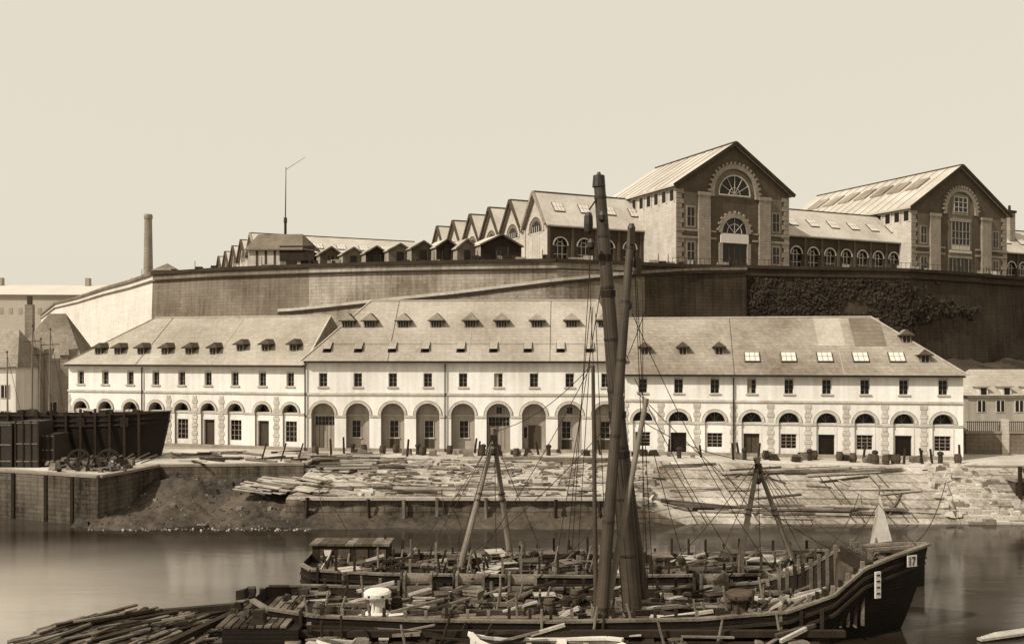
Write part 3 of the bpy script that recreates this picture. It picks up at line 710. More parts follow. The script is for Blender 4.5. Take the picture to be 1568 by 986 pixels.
def stack(name,x0,x1,t,n,layers,L,tw=.05,m=WM):
    mb=MB()
    for k in range(layers):
        for i in range(n):
            X=R.uniform(x0,x1); lay(mb,X,t+R.uniform(-tw,tw)*(1-k/layers*.5),R.uniform(*L),R.gauss(-.05,.02),R.uniform(.2,.34),.18,R.choice(m),k*.16)
    mb.obj(name)
stack('timber_stack',15,30,.84,11,3,(4,7))
stack('timber_stack',20,33,.16,8,2,(4,7))
stack('timber_stack',-9,4,.86,9,2,(4,8))
stack('timber_stack',-3,8,.07,8,2,(5,9),.03)
mb=MB()
for i in range(64):
    X=R.uniform(-18,-11); yl=lip(X); t=R.uniform(.0,.4); Y=yl-(yl-76)*t; L=R.uniform(2,5); a=R.gauss(.15,.16); dx,dy=math.cos(a)*L/2,math.sin(a)*L/2; z=H(X,Y)+R.uniform(.1,.8)*max(.2,1-abs(X+15)/5)
    mb.beam((X-dx,Y-dy,z),(X+dx,Y+dy,z+R.uniform(-.1,.12)),R.uniform(.2,.4),.14,R.choice(WM))
mb.obj('timber_stack')
mb=MB()
for i in range(50):
    X=R.uniform(-22.5,-17);Y=R.uniform(77.5,81.5); L=R.uniform(2,4.0); a=R.gauss(-.42,.15); dx,dy=math.cos(a)*L/2,math.sin(a)*L/2; z=-1.15-.12*(82-Y)+R.uniform(0,.35)
    mb.beam((X-dx,Y-dy,z+.1),(X+dx,Y+dy,z-.05),R.uniform(.3,.7),.08,R.choice(('pale_wood','weathered_wood','pale_wood','dark_wood')))
mb.obj('plank_heap')
mb=MB()
for j in range(5):
    X=14+j*4.4
    for o in(0,.8):
        x0_=X+o; x1_=X+o+1.4; y0_=lip(x0_)-.3
        pr=(x0_,y0_,H(x0_,y0_)+.02)
        for s_ in range(1,7):
            t=s_/6; xx=x0_+(x1_-x0_)*t; yy=y0_+(76.0-y0_)*t; q=(xx,yy,H(xx,yy)+.02); mb.beam(pr,q,.08,.05,'door_wood'); pr=q
mb.obj('slipway_rails')
mb=MB()
for i in range(80):
    px=R.uniform(470,1470); f=interp([(468,95),(955,93),(957,92),(1475,86.7)],px); d=f-R.uniform(.8,4.5)
    if d<lip((px-CX)*f/FP)+.6: d=f-.9
    c=XY(px,d); k=R.random()
    if k<.3: mb.lathe((c.x,c.y,0),[(.28,0),(.36,.4),(.28,.85)],9,'door_wood')
    elif k<.75: mb.rock((c.x,c.y,.25),R.uniform(.25,.6),R.choice(('dark_wood','weathered_wood','rubble')))
    else: mb.cyl((c.x,c.y,0),(c.x+R.uniform(-.3,.3),c.y,R.uniform(1,1.9)),.12,.1,7,'dark_wood')
mb.obj('quay_stores')
mb=MB()
for i in range(10):
    px=540+i*100; f=interp([(468,95),(955,93),(957,92),(1475,86.7)],px)-2.6; c=XY(px,f)
    mb.lathe((c.x,c.y,0),[(.22,0),(.2,.7),(.3,.85),(.28,1.0),(.1,1.1)],10,'iron')
mb.obj('mooring_bollards')
# ---------------------------------------------------------------- hull lofting
def loft(mb,st,m_out,m_in,m_deck,deckf=None,drop=.5,wales=True,cap='weathered_wood',nd=6):
    deckf=deckf or (lambda s_:s_[4]-drop)
    def sec(s_):
        X,yc,hb,hw,zr,zb,xo=s_; out=[]
        for k in range(nd+1):
            t=k/nd; z=zr+(zb-zr)*t; h=hb+(hw-hb)*t**2.0; out.append((X-xo*t**1.3,yc-h,z))
        return out+[(p[0],2*yc-p[1],p[2]) for p in out[::-1]]
    SS=[sec(s_) for s_ in st]
    for A,B in zip(SS,SS[1:]):
        for k in range(len(A)-1): mb.poly([A[k],B[k],B[k+1],A[k+1]],m_out)
    for A in(SS[0],SS[-1]): mb.poly(A,m_out)
    for a,b in zip(st,st[1:]):
        da,db=deckf(a),deckf(b)
        for sg in(-1,1):
            ia=(a[0],a[1]+sg*max(.02,a[2]-.18),a[4]); ib=(b[0],b[1]+sg*max(.02,b[2]-.18),b[4])
            ja=(a[0]-a[6]*.3,a[1]+sg*max(.02,a[2]-.3),da); jb=(b[0]-b[6]*.3,b[1]+sg*max(.02,b[2]-.3),db)
            mb.poly([ia,ib,jb,ja],m_in)
            oa=(a[0],a[1]+sg*(a[2]+.02),a[4]);ob=(b[0],b[1]+sg*(b[2]+.02),b[4])
            mb.beam((oa[0],(oa[1]+ia[1])/2,oa[2]+.04),(ob[0],(ob[1]+ib[1])/2,ob[2]+.04),.3,.12,cap)
            if wales:
                for dz in(.45,.9):
                    mb.beam((oa[0]-a[6]*.1,oa[1],a[4]-dz),(ob[0]-b[6]*.1,ob[1],b[4]-dz),.12,.14,'dark_wood')
        mb.poly([(a[0]-a[6]*.3,a[1]-max(.02,a[2]-.3),da),(b[0]-b[6]*.3,b[1]-max(.02,b[2]-.3),db),(b[0]-b[6]*.3,b[1]+max(.02,b[2]-.3),db),(a[0]-a[6]*.3,a[1]+max(.02,a[2]-.3),da)],m_deck)
mb=MB()
x0=XY(-70,88).x; x1=XY(257,88).x
st=[]
for i in range(13):
    t=i/12; X=x0+(x1-x0)*t; hb=2.2*(1-max(0,(t-.75)/.25)**2.2*.9); st.append((X,88.5,hb,hb*.75,4.2+.3*max(0,t-.7)*3,.1,.9*max(0,t-.6)*2.5))
loft(mb,st,'tar','dark_wood','deck_wood',drop=.4,cap='dark_wood')
for i in range(14):
    X=x0+(x1-x0)*(i+.5)/15; mb.beam((X,86.25,.2),(X,86.15,4.4+R.uniform(0,.6)),.2,.15,'dark_wood')
    if i%3==0: mb.beam((X,86.2,3.2),(X+.02,86.1,4.1),.7,.1,'iron')
for i in range(22): mb.rock((R.uniform(x0,x1-3),88.5+R.uniform(-1,1),4.3),R.uniform(.2,.6),'dark_wood')
mb.obj('beached_hulk')
for px0,px1,d,h in((-40,20,81.5,3.9),(24,60,81.3,4.1),(62,84,81.8,2.9)):
    mb=MB(); F=frame(XY(px0,d),(1,-.05)); W=(px1-px0)*d/FP
    mb.box(F,0,W,0,2.4,.1,h,'iron')
    for j in range(4): mb.box(F,W*j/3-.06,W*j/3+.06,-.09,-.003,.1,h+.05,'dark_wood')
    for z in(.5,h*.5,h-.2): mb.box(F,0,W,-.06,-.012,z,z+.12,'weathered_wood')
    mb.obj('iron_caisson')
mb=MB()
for i in range(70):
    px=R.uniform(75,200); d=R.uniform(77.8,82.5); c=XY(px,d); mb.rock((c.x,c.y,R.uniform(.1,.7)),R.uniform(.12,.45),R.choice(('iron','dark_wood','rubble','weathered_wood')))
for px in(120,165):
    c=XY(px,78.6); ring(mb,frame((c.x-0,c.y),(1,.3)),0,1.0,.75,.95,0,.15,'iron',0,2*pi,18)
    for k in range(4):
        t=pi*k/4; mb.beam((c.x-math.cos(t)*.8,c.y+.07,1-math.sin(t)*.8),(c.x+math.cos(t)*.8,c.y+.07,1+math.sin(t)*.8),.08,.08,'iron')
for i in range(18):
    c=XY(R.uniform(80,220),R.uniform(78.5,83)); a=R.uniform(-.6,.6); L=R.uniform(1,3); mb.beam((c.x,c.y,.2),(c.x+L*math.cos(a),c.y+L*math.sin(a),R.uniform(.2,1.2)),.12,.12,'weathered_wood')
mb.obj('scrap_heap')
mb=MB()
for i in range(34):
    c=XY(R.uniform(240,460),R.uniform(84.5,93)); a=R.gauss(0,.5); L=R.uniform(1.5,4); mb.beam((c.x,c.y,.12),(c.x+L*math.cos(a),c.y+L*math.sin(a),.14),.25,.15,R.choice(('weathered_wood','dark_wood','pale_wood')))
for px in(400,430,456): c=XY(px,86); mb.beam((c.x,c.y,0),(c.x+.5,c.y,1.7),.12,.12,'dark_wood')
mb.obj('quay_planks')
# ---------------------------------------------------------------- ships
P=Parts()
D0=47.2
def xs(px,d=D0): return (px-CX)*d/FP
st=[]
for px,hb,hw,zr,xo in((398,1.5,1.0,-2.2,-.6),(425,2.3,1.9,-2.4,-.3),(500,2.9,2.6,-2.6,0),(650,3.1,2.9,-2.75,0),(850,3.15,3.0,-2.8,0),(1050,3.1,2.9,-2.7,0),(1180,2.9,2.6,-2.4,0),(1250,2.55,2.0,-1.7,.1),(1298,2.1,1.3,-.55,.4),(1304,2.05,1.25,-.45,.45),(1350,1.5,.6,-.05,.9),(1395,.7,.15,.2,1.6),(1420,.08,.03,.3,1.9)):
    st.append((xs(px),D0,hb,hw,zr,-5.2,xo))
loft(P['hull'],st,'tar','dark_wood','deck_wood',deckf=lambda s_:-3.3 if s_[0]<xs(1300) else s_[4]-.5)
dz=-3.3
K=P['deck_fittings']
for px in range(470,1290,22):
    X=xs(px); K.beam((X,D0-2.4,dz+.06),(X,D0+2.4,dz+.06),.1,.06,R.choice(('dark_wood','weathered_wood')))
for px in range(480,1240,30):
    for sg in(-1,1): K.beam((xs(px),D0+sg*2.85,dz),(xs(px),D0+sg*2.85,-2.35+R.uniform(0,.25)),.15,.15,R.choice(('weathered_wood','dark_wood')))
for px in range(1215,1300,12):
    z=interp([(1180,-2.4),(1250,-1.7),(1300,-.55)],px)
    for sg in(-1,1): K.beam((xs(px),D0+sg*(interp([(1180,2.7),(1250,2.3),(1300,1.85)],px)),dz),(xs(px),D0+sg*(interp([(1180,2.75),(1250,2.35),(1300,1.9)],px)),z+.45),.17,.17,R.choice(('weathered_wood','spar_wood','dark_wood')))
for y in(D0-1.4,D0-.3,D0+1.1,D0+2.0):
    K.beam((xs(500),y,dz+.2),(xs(860),y+R.uniform(-.2,.2),dz+.2),.22,.2,R.choice(('weathered_wood','deck_wood')))
    K.beam((xs(960),y,dz+.2),(xs(1220),y+R.uniform(-.2,.2),dz+.2),.22,.2,R.choice(('weathered_wood','deck_wood')))
K.beam((xs(590),D0-2.2,dz+.35),(xs(880),D0-2.2,dz+.35),.3,.3,'weathered_wood')
F=frame((xs(1372),D0-1.28),(.62,.26))
K.box(F,0,.62,-.06,-.02,-.55,.02,'paint_white')
K.box(F,.12,.18,-.08,-.061,-.47,-.06,'iron'); K.box(F,.28,.5,-.08,-.061,-.13,-.06,'iron'); K.beam(F(.47,-.07,-.13),F(.34,-.07,-.47),.02,.06,'iron')
F=frame((xs(1314),D0-2.05),(.9,.35)); K.box(F,0,.34,-.12,-.04,-1.9,-.6,'paint_white')
for z in(-1.7,-1.4,-1.1,-.8): K.box(F,.08,.26,-.14,-.121,z,z+.08,'iron')
K.beam((xs(1310),D0,.0),(xs(1400),D0,.2),.2,.15,'weathered_wood')
K.beam((xs(1310),D0-1.9,-.5),(xs(1310),D0+1.9,-.5),.3,.7,'dark_wood')
for y in(-1.2,-.4,.4,1.2): K.beam((xs(1318),D0+y,-.9),(xs(1318),D0+y,.35),.2,.2,'weathered_wood')
for i in range(12): K.rock((xs(R.uniform(1325,1380)),D0+R.uniform(-.7,.7),-.3),R.uniform(.12,.3),R.choice(('weathered_wood','dark_wood','iron')))
P.done('sheer_hulk')
P=Parts(); D1=54.2
st=[]
for px,hb,hw,zr in((470,1.6,1.2,-2.0),(490,2.4,2.0,-2.15),(600,2.8,2.6,-2.3),(900,2.9,2.8,-2.4),(1150,2.8,2.5,-2.3),(1260,2.2,1.6,-2.0),(1300,.9,.4,-1.7)):
    st.append((xs(px,D1),D1,hb,hw,zr,-5.2,0))
loft(P['hull'],st,'tar','dark_wood','deck_wood',drop=.5)
for px in range(500,1260,27):
    for sg in(-1,1): P['stanchions'].beam((xs(px,D1),D1+sg*2.5,-2.9),(xs(px,D1),D1+sg*2.5,-1.6+R.uniform(-.4,.6)),.13,.13,R.choice(('weathered_wood','dark_wood','dark_wood')))
P.done('lighter_barge')
def crate(mb,x,y,z,w,d,h,m,rot=0):
    F=frame((x,y),(math.cos(rot),math.sin(rot)))
    mb.box(F,-w/2,w/2,-d/2,d/2,z,z+h,m)
    for k in(-w/2+.06,w/2-.06,0): mb.box(F,k-.05,k+.05,-d/2-.05,-d/2-.004,z,z+h,R.choice(('weathered_wood','dark_wood')))
    for k in(.08,h-.16): mb.box(F,-w/2,w/2,-d/2-.08,-d/2-.051,z+k,z+k+.08,R.choice(('weathered_wood','dark_wood','dark_wood')))
    mb.box(F,-w/2-.04,w/2+.04,-d/2-.04,d/2+.04,z+h,z+h+.05,R.choice(('weathered_wood','deck_wood','pale_wood')))
def barrel(mb,x,y,z,h=.85,m='door_wood'):
    mb.lathe((x,y,z),[(.26*h,0),(.34*h,.3*h),(.36*h,.5*h),(.34*h,.7*h),(.26*h,h)],12,m)
    for t in(.2,.75): mb.lathe((x,y,z+t*h),[(.35*h,0),(.35*h,.06)],12,'iron')
def coil(mb,x,y,z,r=.4):
    for k in range(3):
        mb.lathe((x,y,z+k*.1),[(r*.6,0),(r,.0),(r+.05,.05),(r,.1),(r*.6,.1)],14,'weathered_wood')
def scatter(n,pxr,dr,z,sz=(.35,1.2)):
    mb=MB()
    for i in range(n):
        d=R.uniform(*dr); px=R.uniform(*pxr); x=xs(px,d); k=R.random()
        if 895<px<1000 and k<.5: continue
        s_=R.uniform(*sz)
        if k<.24: crate(mb,x,d,z,s_*R.uniform(.8,1.8),s_,s_*R.uniform(.4,.95),R.choice(('weathered_wood','deck_wood','dark_wood','door_wood','dark_wood')),R.uniform(-.5,.5))
        elif k<.32: barrel(mb,x,d,z,R.uniform(.7,1.0),R.choice(('door_wood','dark_wood','weathered_wood')))
        elif k<.4: coil(mb,x,d,z,R.uniform(.25,.5))
        elif k<.72:
            a=R.gauss(0,.7); L=R.uniform(1,3.8); mb.beam((x-L/2*math.cos(a),d-L/2*math.sin(a)*.5,z+R.uniform(.1,.6)),(x+L/2*math.cos(a),d+L/2*math.sin(a)*.5,z+R.uniform(.1,1.2)),R.uniform(.07,.22),R.uniform(.07,.18),R.choice(('pale_wood','weathered_wood','weathered_wood','dark_wood','dark_wood','deck_wood')))
        elif k<.9: mb.cyl((x,d,z),(x+R.uniform(-.5,.5),d,z+R.uniform(.7,1.8)),.08,.06,7,R.choice(('weathered_wood','dark_wood','spar_wood')))
        else: mb.rock((x,d,z+.2),R.uniform(.2,.6),R.choice(('canvas','weathered_wood','dark_wood','dark_wood')),fl=.4)
    return mb
scatter(320,(490,1270),(52,56.4),-2.85).obj('deck_cargo')
scatter(120,(480,1280),(48.4,49.6),-3.3,(.3,.9)).obj('deck_cargo')
scatter(120,(430,1240),(44.9,47.8),-3.3,(.2,.5)).obj('deck_cargo')
scatter(80,(1140,1290),(45.6,48.8),-3.3,(.25,.8)).obj('deck_cargo')
P=Parts(); F=frame((xs(478,55.5),55.5),(1,-.03)); P['cabin'].box(F,0,4.6,0,1.6,-2.9,-1.5,'dark_wood')
for i in range(9): P['roof'].box(F,-.15+i*.545,.37+i*.545,-.15,1.75,-1.5+R.uniform(0,.03),-1.38+R.uniform(0,.05),R.choice(('weathered_wood','deck_wood','door_wood')))
for x in(.5,1.6,2.7,3.8): P['planks'].box(F,x,x+.7,-.05,-.004,-2.6,-1.7,R.choice(('door_wood','deck_wood')))
P['notice'].box(F,.75,1.2,-.1,-.055,-2.3,-1.75,'canvas'); P.done('barge_deckhouse')
for px,d in((640,50.3),(720,50.3),(800,50.2),(1090,50.4),(1195,50.4)):
    P=Parts(); F=frame((xs(px,d),d),(1,R.uniform(-.05,.05))); P['frame'].box(F,-.8,-.65,-.5,.5,-3.2,-1.9,'weathered_wood'); P['frame'].box(F,.65,.8,-.5,.5,-3.2,-1.9,'weathered_wood')
    P['drum'].cyl(F(-.65,0,-2.3),F(.65,0,-2.3),.34,.34,14,'weathered_wood'); P['boards'].box(F,-.64,.64,-.45,-.38,-3.1,-2.5,'pale_wood' if px in(720,1090) else 'weathered_wood'); P['crank'].beam(F(.8,0,-2.3),F(1.1,-.2,-1.9),.07,.07,'iron')
    P['gear'].cyl(F(-.95,0,-2.3),F(-.85,0,-2.3),.5,.5,16,'iron'); P.done('deck_windlass')
def capstan(px,d,m,base=-3.3):
    mb=MB(); c=(xs(px,d),d,base)
    mb.lathe(c,[(.62,0),(.62,.14),(.34,.2),(.3,.65),(.36,.85),(.66,.92),(.7,1.0),(.7,1.16),(.6,1.26),(.2,1.3)],20,m)
    for k in range(6):
        t=pi*k/3; mb.beam((c[0]+.3*math.cos(t),c[1]+.3*math.sin(t),base+.2),(c[0]+.36*math.cos(t),c[1]+.36*math.sin(t),base+.9),.09,.1,m)
        mb.beam((c[0]+.66*math.cos(t),c[1]+.66*math.sin(t),base+1.08),(c[0]+.72*math.cos(t),c[1]+.72*math.sin(t),base+1.08),.12,.1,'iron')
    mb.obj('capstan')
capstan(578,46.4,'canvas',-3.1); capstan(1133,46.2,'door_wood',-3.1)
P=Parts()
def mast(Q,a,b,r0,r1,m,n=14): Q.cyl(a,b,r0,r1,n,m)
mA=S(917,272,47.6); mB=S(968,930,47.4)
mast(P['mast'],mB,mA,.52,.29,'mast_wood')
for t in(.12,.25,.37,.5,.62,.74,.86,.95):
    p=mB.lerp(mA,t); q=mB.lerp(mA,t+.006); r=.52+(.29-.52)*t+.025; P['iron_bands'].cyl(p,q,r,r,14,'iron')
top=mA; P['cap'].cyl(top+Vector((0,0,-.5)),top+Vector((0,0,.1)),.35,.3,12,'iron'); P['cap'].cyl(top,top+Vector((0,0,.28)),.18,.08,10,'iron')
P['lantern_block'].lathe((mA.x-.55,47.5,S(0,357,47).z),[(.06,0),(.2,.12),(.24,.5),(.22,.95),(.1,1.15)],8,'iron')
P['lantern_block'].beam(S(902,322,47.4),S(917,300,47.4),.08,.08,'iron')
mC=S(967,350,46.4); mD=S(916,1000,44.8)
mast(P['second_leg'],mD,mC,.34,.19,'mast_wood')
P['cap'].cyl(mC,mC+Vector((0,0,.25)),.22,.12,10,'iron')
for t in(.1,.3,.5,.68,.82,.95):
    p=mD.lerp(mC,t); q=mD.lerp(mC,t+.006); r=.34-.15*t+.025; P['iron_bands'].cyl(p,q,r,r,12,'iron')
mast(P['spar'],S(926,950,45.6),S(990,610,46.0),.18,.12,'spar_wood')
mast(P['side_pole'],S(913,960,46.2),S(908,560,46.9),.13,.09,'mast_wood')
mast(P['heel_post'],S(985,915,48.3),S(945,600,48.0),.34,.2,'mast_wood')
for py in(400,455,640,700):
    t=(930-py)/(930-272); p=mB.lerp(mA,t)
    for k in range(4):
        r=.52-.23*t+.05
        P['lashing'].cyl(p+Vector((0,0,k*.09)),p+Vector((0,0,k*.09+.06)),r,r,12,'rope')
for a in((905,372),(922,330),(974,400),(962,465)):
    p=S(a[0],a[1],46.9); P['blocks'].lathe((p.x,p.y,p.z-.35),[(.08,0),(.2,.12),(.22,.35),(.12,.55)],8,'iron')
for a in((978,420),(968,375)):
    p=S(a[0],a[1],46.2); P['blocks'].beam(p,p+Vector((0,0,.8)),.25,.3,'dark_wood')
P.done('sheer_legs_mast')
def aframe(name,tp,l1,l2,d):
    P=Parts(); T=S(tp[0],tp[1],d)
    for (a,b),dd in((l1,d-1.6),(l2,d+1.2)):
        B=S(a,b,dd); dirv=(T-B).normalized(); P['legs'].cyl(B,T+dirv*.5,.2,.12,10,'spar_wood')
        for t in(.5,.55,.93): P['bands'].cyl(B.lerp(T,t),B.lerp(T,t+.012),.21,.19,10,'iron')
    for k in range(5): P['lashing'].cyl(T+Vector((-.2,-.15,-.3+k*.09)),T+Vector((.2,-.15,-.27+k*.09)),.05,.05,6,'rope')
    P['block'].lathe((T.x,T.y-.15,T.z-1.1),[(.08,0),(.2,.12),(.2,.4),(.08,.6)],8,'iron')
    P['block'].cyl((T.x,T.y-.15,T.z-.6),(T.x,T.y,T.z),.03,.03,5,'rope')
    return P.done(name)
aframe('sheer_legs_tripod',(756,668),(705,868),(783,862),54)
aframe('sheer_legs_tripod',(1160,712),(1131,868),(1216,862),54)
mb=MB()
def rope(a,b,r=.028,sag=.0,n=8):
    a=Vector(a);b=Vector(b); pr=a
    for i in range(1,n+1):
        t=i/n; p=a.lerp(b,t)+Vector((0,0,-sag*4*t*(1-t))); mb.cyl(pr,p,r,r,5,'rope',False); pr=p
for (a,b,da),(c,d,db),sg in(((904,470,47),(868,850,51),0),((908,470,47),(885,850,51),0),((912,480,47),(930,900,46),0),((990,470,46.5),(955,560,47),.1),
    ((975,430,46.4),(1000,900,47),0),((984,440,46.4),(985,900,46),0),((972,580,46.5),(1133,868,54),.5),((975,600,46.5),(1290,850,52),.8),
    ((756,665,54),(640,870,50),.2),((756,665,54),(690,880,51),.1),((757,665,54),(760,860,55),0),((757,660,54),(905,560,47.5),.6),
    ((1160,705,54),(1000,890,50),.4),((1160,705,54),(1330,850,48),.7),((1160,705,54),(1165,870,54),0),((1160,705,54),(1240,868,53),.1),
    ((940,640,47),(690,868,54),.6),((905,560,47.5),(740,840,55),.4),((1160,705,54),(975,640,46.5),.5),((1000,690,46),(1060,900,47),.2),((900,345,47),(914,700,46),0),
    ((905,380,47),(875,860,52),.05),((970,360,46.4),(992,900,48),0),((756,668,54),(840,868,55),.1),((756,668,54),(600,880,50),.5),((1160,712,54),(1090,880,50),.1),((1160,712,54),(1275,860,50),.2),
    ((968,480,46.4),(1180,868,52),.9),((922,430,47.4),(850,868,53),.1),((630,860,52),(470,870,53),.3),
    ((1345,770,52),(1400,832,47.4),.1),((1345,770,52),(1300,840,48),.1)):
    rope(S(a,b,da),S(c,d,db),.021,sg)
# mooring lines from ship to the slip
for (a,b,da),(X2,Y2) in(((520,880,50),(-17,80)),((700,860,57),(-6,77.5)),((1250,850,57),(30,79)),((1395,835,47.2),(38,80)),((860,855,57),(9,80))):
    q=Vector((X2,Y2,H(X2,Y2)+.3)); rope(S(a,b,da),q,.03,1.0,12)
mb.obj('rigging_lines')
P=Parts(); st=[]
for px,hb,zr in((1290,.5,-2.4),(1310,1.0,-2.6),(1360,1.1,-2.7),(1400,.6,-2.5),(1415,.1,-2.3)): st.append((xs(px,56),56,hb,hb*.6,zr,-4.4,0))
loft(P['hull'],st,'tar','dark_wood','deck_wood',drop=.3,wales=False)
P['mast'].cyl(S(1340,850,56),S(1347,742,56),.09,.05,8,'spar_wood')
t=S(1346,752,56); b=S(1332,832,56.2); c=S(1366,828,55.6); m1=S(1344,795,55.6)
P['sail'].poly([t,m1,b],'shade_plaster'); P['sail'].poly([t,c,m1],'canvas'); P['sail'].poly([m1,c,b],'canvas'); P.done('sailing_dinghy')
P=Parts(); st=[]
for X,hb,zr in((-1.95,.03,-2.9),(-1.6,.45,-3.15),(-.9,.8,-3.35),(.2,1.0,-3.45),(2.5,1.05,-3.45),(4.5,.8,-3.35),(5.2,.4,-3.3)): st.append((X,42.6,hb,hb*.5,zr,-4.3,0))
loft(P['hull'],st,'paint_white','weathered_wood','deck_wood',drop=.4,wales=False,cap='paint_white')
for X in(-.5,.8,2.2,3.5): P['thwarts'].beam((X,41.8,-3.55),(X,43.4,-3.55),.25,.05,'pale_wood')
P.done('rowing_boat')
P=Parts()
P['deck'].box(frame((xs(350,44.2),43.2),(1,0)),0,3.6,0,6.0,-4.3,-2.9,'tar')
for i in range(9): P['planks'].beam((xs(352,45)+i*.38,43.3,-2.85+R.uniform(0,.08)),(xs(352,45)+i*.38,49,-2.85),.3,.1,R.choice(('weathered_wood','dark_wood','deck_wood')))
for i in range(14): P['blocks'].rock((xs(R.uniform(355,450),46),R.uniform(43.6,48.6),-2.6+R.uniform(0,.3)),R.uniform(.15,.4),R.choice(('dark_wood','iron')))
for i in range(8): P['posts'].beam((xs(352,45)+i*.45,49.1,-4.5),(xs(352,45)+i*.45,49.1,-2.6+R.uniform(-.2,.3)),.2,.2,'dark_wood')
P['fenders'].beam((xs(430,44),43.7,-3.2),(xs(1290,44),43.7,-3.2),.3,.3,'dark_wood')
P['fenders'].beam((xs(430,44),43.5,-3.75),(xs(1250,44),43.5,-3.75),.35,.35,'dark_wood')
P.done('landing_pontoon')
scatter(60,(440,1240),(43.0,44.0),-3.7,(.2,.5)).obj('fender_timber')
mb=MB()
for i in range(230):
    X=R.uniform(-23.5,-15.2); Y=R.uniform(42.5,48.2); hh=max(0,1-abs(X+19.5)/4.6)*max(0,1-abs(Y-45.5)/3.2); a=R.gauss(.5,.35); L=R.uniform(1.0,2.6)
    z=-3.9+hh*R.uniform(.6,1.6); mb.beam((X-L/2*math.cos(a),Y-L/2*math.sin(a),z-.1),(X+L/2*math.cos(a),Y+L/2*math.sin(a),z+.12),R.uniform(.1,.4),.08,R.choice(('weathered_wood','deck_wood','dark_wood','weathered_wood')))
mb.lathe((-19.5,45.5,-4.1),[(4,0),(3,.3),(1.5,.7),(.3,.9)],14,'deck_wood')
mb.beam((-24,42,-3.8),(-15,49,-3.7),.5,.4,'dark_wood'); mb.beam((-20,48.6,-3.75),(-13.6,48.9,-3.3),.4,.4,'dark_wood'); mb.beam((-16.5,43,-3.7),(-13.6,48.9,-3.2),.4,.4,'dark_wood')
mb.obj('timber_raft')
mb=MB()
for i in range(5): mb.beam((23+i*.3,45+i*.2,-3.9),(25.5+i*.3,45.8+i*.2,-3.85),.3,.12,'pale_wood')
mb.obj('floating_planks')
P=Parts(); F=frame((43.3,78.5),(1,0)); P['block'].box(F,0,60,0,4,-6,-.9,'quay_wall'); P['coping'].box(F,-.1,60,-.1,4,-.9,-.6,'stone_mid')
for i in range(12): P['piles'].beam((43.5+i*.9,78.2,-5),(43.5+i*.9,78.3,.2+R.uniform(-.5,.4)),.25,.25,'dark_wood')
P.done('quay_buttress')
# water
m=bpy.data.materials.new('water'); m.use_nodes=True; MATS['water']=m; nt=m.node_tree;N=nt.nodes;L=nt.links; bs=N['Principled BSDF']
tc=N.new('ShaderNodeTexCoord'); mp=N.new('ShaderNodeMapping'); mp.inputs['Scale'].default_value=(.25,.9,1); L.new(tc.outputs['Object'],mp.inputs[0])
nz=N.new('ShaderNodeTexNoise'); nz.inputs['Scale'].default_value=.12; nz.inputs['Detail'].default_value=5; L.new(mp.outputs[0],nz.inputs[0])
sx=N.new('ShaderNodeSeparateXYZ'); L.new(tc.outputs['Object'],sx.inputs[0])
mr=N.new('ShaderNodeMapRange'); mr.interpolation_type='SMOOTHSTEP'; mr.inputs[1].default_value=-34; mr.inputs[2].default_value=-6; mr.inputs[3].default_value=.6; mr.inputs[4].default_value=.0; L.new(sx.outputs[0],mr.inputs[0])  # paler water at left: bright sky reflection painted into the base colour
my=N.new('ShaderNodeMapRange'); my.interpolation_type='SMOOTHSTEP'; my.inputs[1].default_value=52; my.inputs[2].default_value=72; my.inputs[3].default_value=1; my.inputs[4].default_value=.0; L.new(sx.outputs[1],my.inputs[0])  # fades darker towards the shore, the dark reflection painted in as colour
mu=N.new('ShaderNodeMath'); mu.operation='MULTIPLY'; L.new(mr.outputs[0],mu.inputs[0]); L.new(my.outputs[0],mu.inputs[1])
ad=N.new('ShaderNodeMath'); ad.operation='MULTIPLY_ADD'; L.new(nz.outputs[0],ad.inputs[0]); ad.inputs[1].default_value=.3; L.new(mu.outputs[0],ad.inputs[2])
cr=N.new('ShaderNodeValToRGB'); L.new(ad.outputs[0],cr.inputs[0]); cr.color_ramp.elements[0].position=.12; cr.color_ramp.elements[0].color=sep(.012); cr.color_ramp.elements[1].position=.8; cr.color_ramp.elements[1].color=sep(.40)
L.new(cr.outputs[0],bs.inputs['Base Color']); bs.inputs['Roughness'].default_value=.12; bs.inputs['IOR'].default_value=1.33; bs.inputs['Specular IOR Level'].default_value=.22
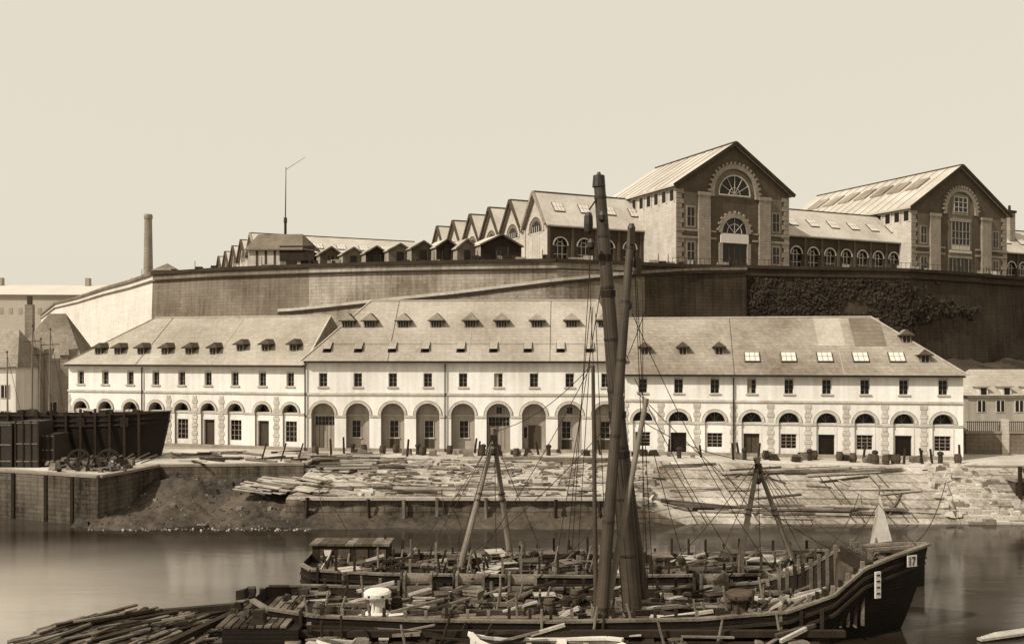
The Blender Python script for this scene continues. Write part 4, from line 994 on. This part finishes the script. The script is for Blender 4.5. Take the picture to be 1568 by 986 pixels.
w2=N.new('ShaderNodeTexNoise'); w2.inputs['Scale'].default_value=1.4; w2.inputs['Detail'].default_value=3; L.new(mp.outputs[0],w2.inputs[0])
bp=N.new('ShaderNodeBump'); bp.inputs['Strength'].default_value=.1; bp.inputs['Distance'].default_value=.1; L.new(w2.outputs[0],bp.inputs['Height']); L.new(bp.outputs[0],bs.inputs['Normal'])
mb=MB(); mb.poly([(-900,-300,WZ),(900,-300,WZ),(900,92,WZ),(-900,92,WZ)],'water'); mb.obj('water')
# ---------------------------------------------------------------- light
sv=Vector((-.62,-.43,.72)).normalized()
sun=bpy.data.lights.new('sun','SUN'); sun.energy=4.7; sun.angle=math.radians(.5); sun.color=(1,.955,.87)
so=bpy.data.objects.new('sun',sun); sc.collection.objects.link(so); so.rotation_euler=(-sv).to_track_quat('-Z','Y').to_euler()
w=bpy.data.worlds.new('World'); sc.world=w; w.use_nodes=True; nt=w.node_tree;N=nt.nodes;L=nt.links; bg=N['Background']
sk=N.new('ShaderNodeTexSky'); sk.sky_type='NISHITA'; sk.sun_disc=False; sk.sun_elevation=math.asin(sv.z); sk.sun_rotation=math.atan2(sv.x,sv.y); sk.dust_density=4
bw=N.new('ShaderNodeRGBToBW'); L.new(sk.outputs[0],bw.inputs[0])
ma=N.new('ShaderNodeMath'); ma.operation='MULTIPLY_ADD'; L.new(bw.outputs[0],ma.inputs[0]); ma.inputs[1].default_value=.22; ma.inputs[2].default_value=7.2
mc=N.new('ShaderNodeVectorMath'); mc.operation='SCALE'; mc.inputs[0].default_value=(1,.928,.77); L.new(ma.outputs[0],mc.inputs['Scale'])
L.new(mc.outputs[0],bg.inputs[0]); bg.inputs[1].default_value=.1
cam=bpy.data.cameras.new('camera'); co=bpy.data.objects.new('camera',cam); sc.collection.objects.link(co); sc.camera=co
co.location=(0,0,CH); co.rotation_euler=(math.radians(90),0,0); cam.sensor_width=36; cam.lens=36*FP/1568; cam.shift_y=47/1568; cam.clip_end=6000; cam.clip_start=.5
sc.view_settings.view_transform='Standard'; sc.view_settings.look='None'; sc.view_settings.exposure=0
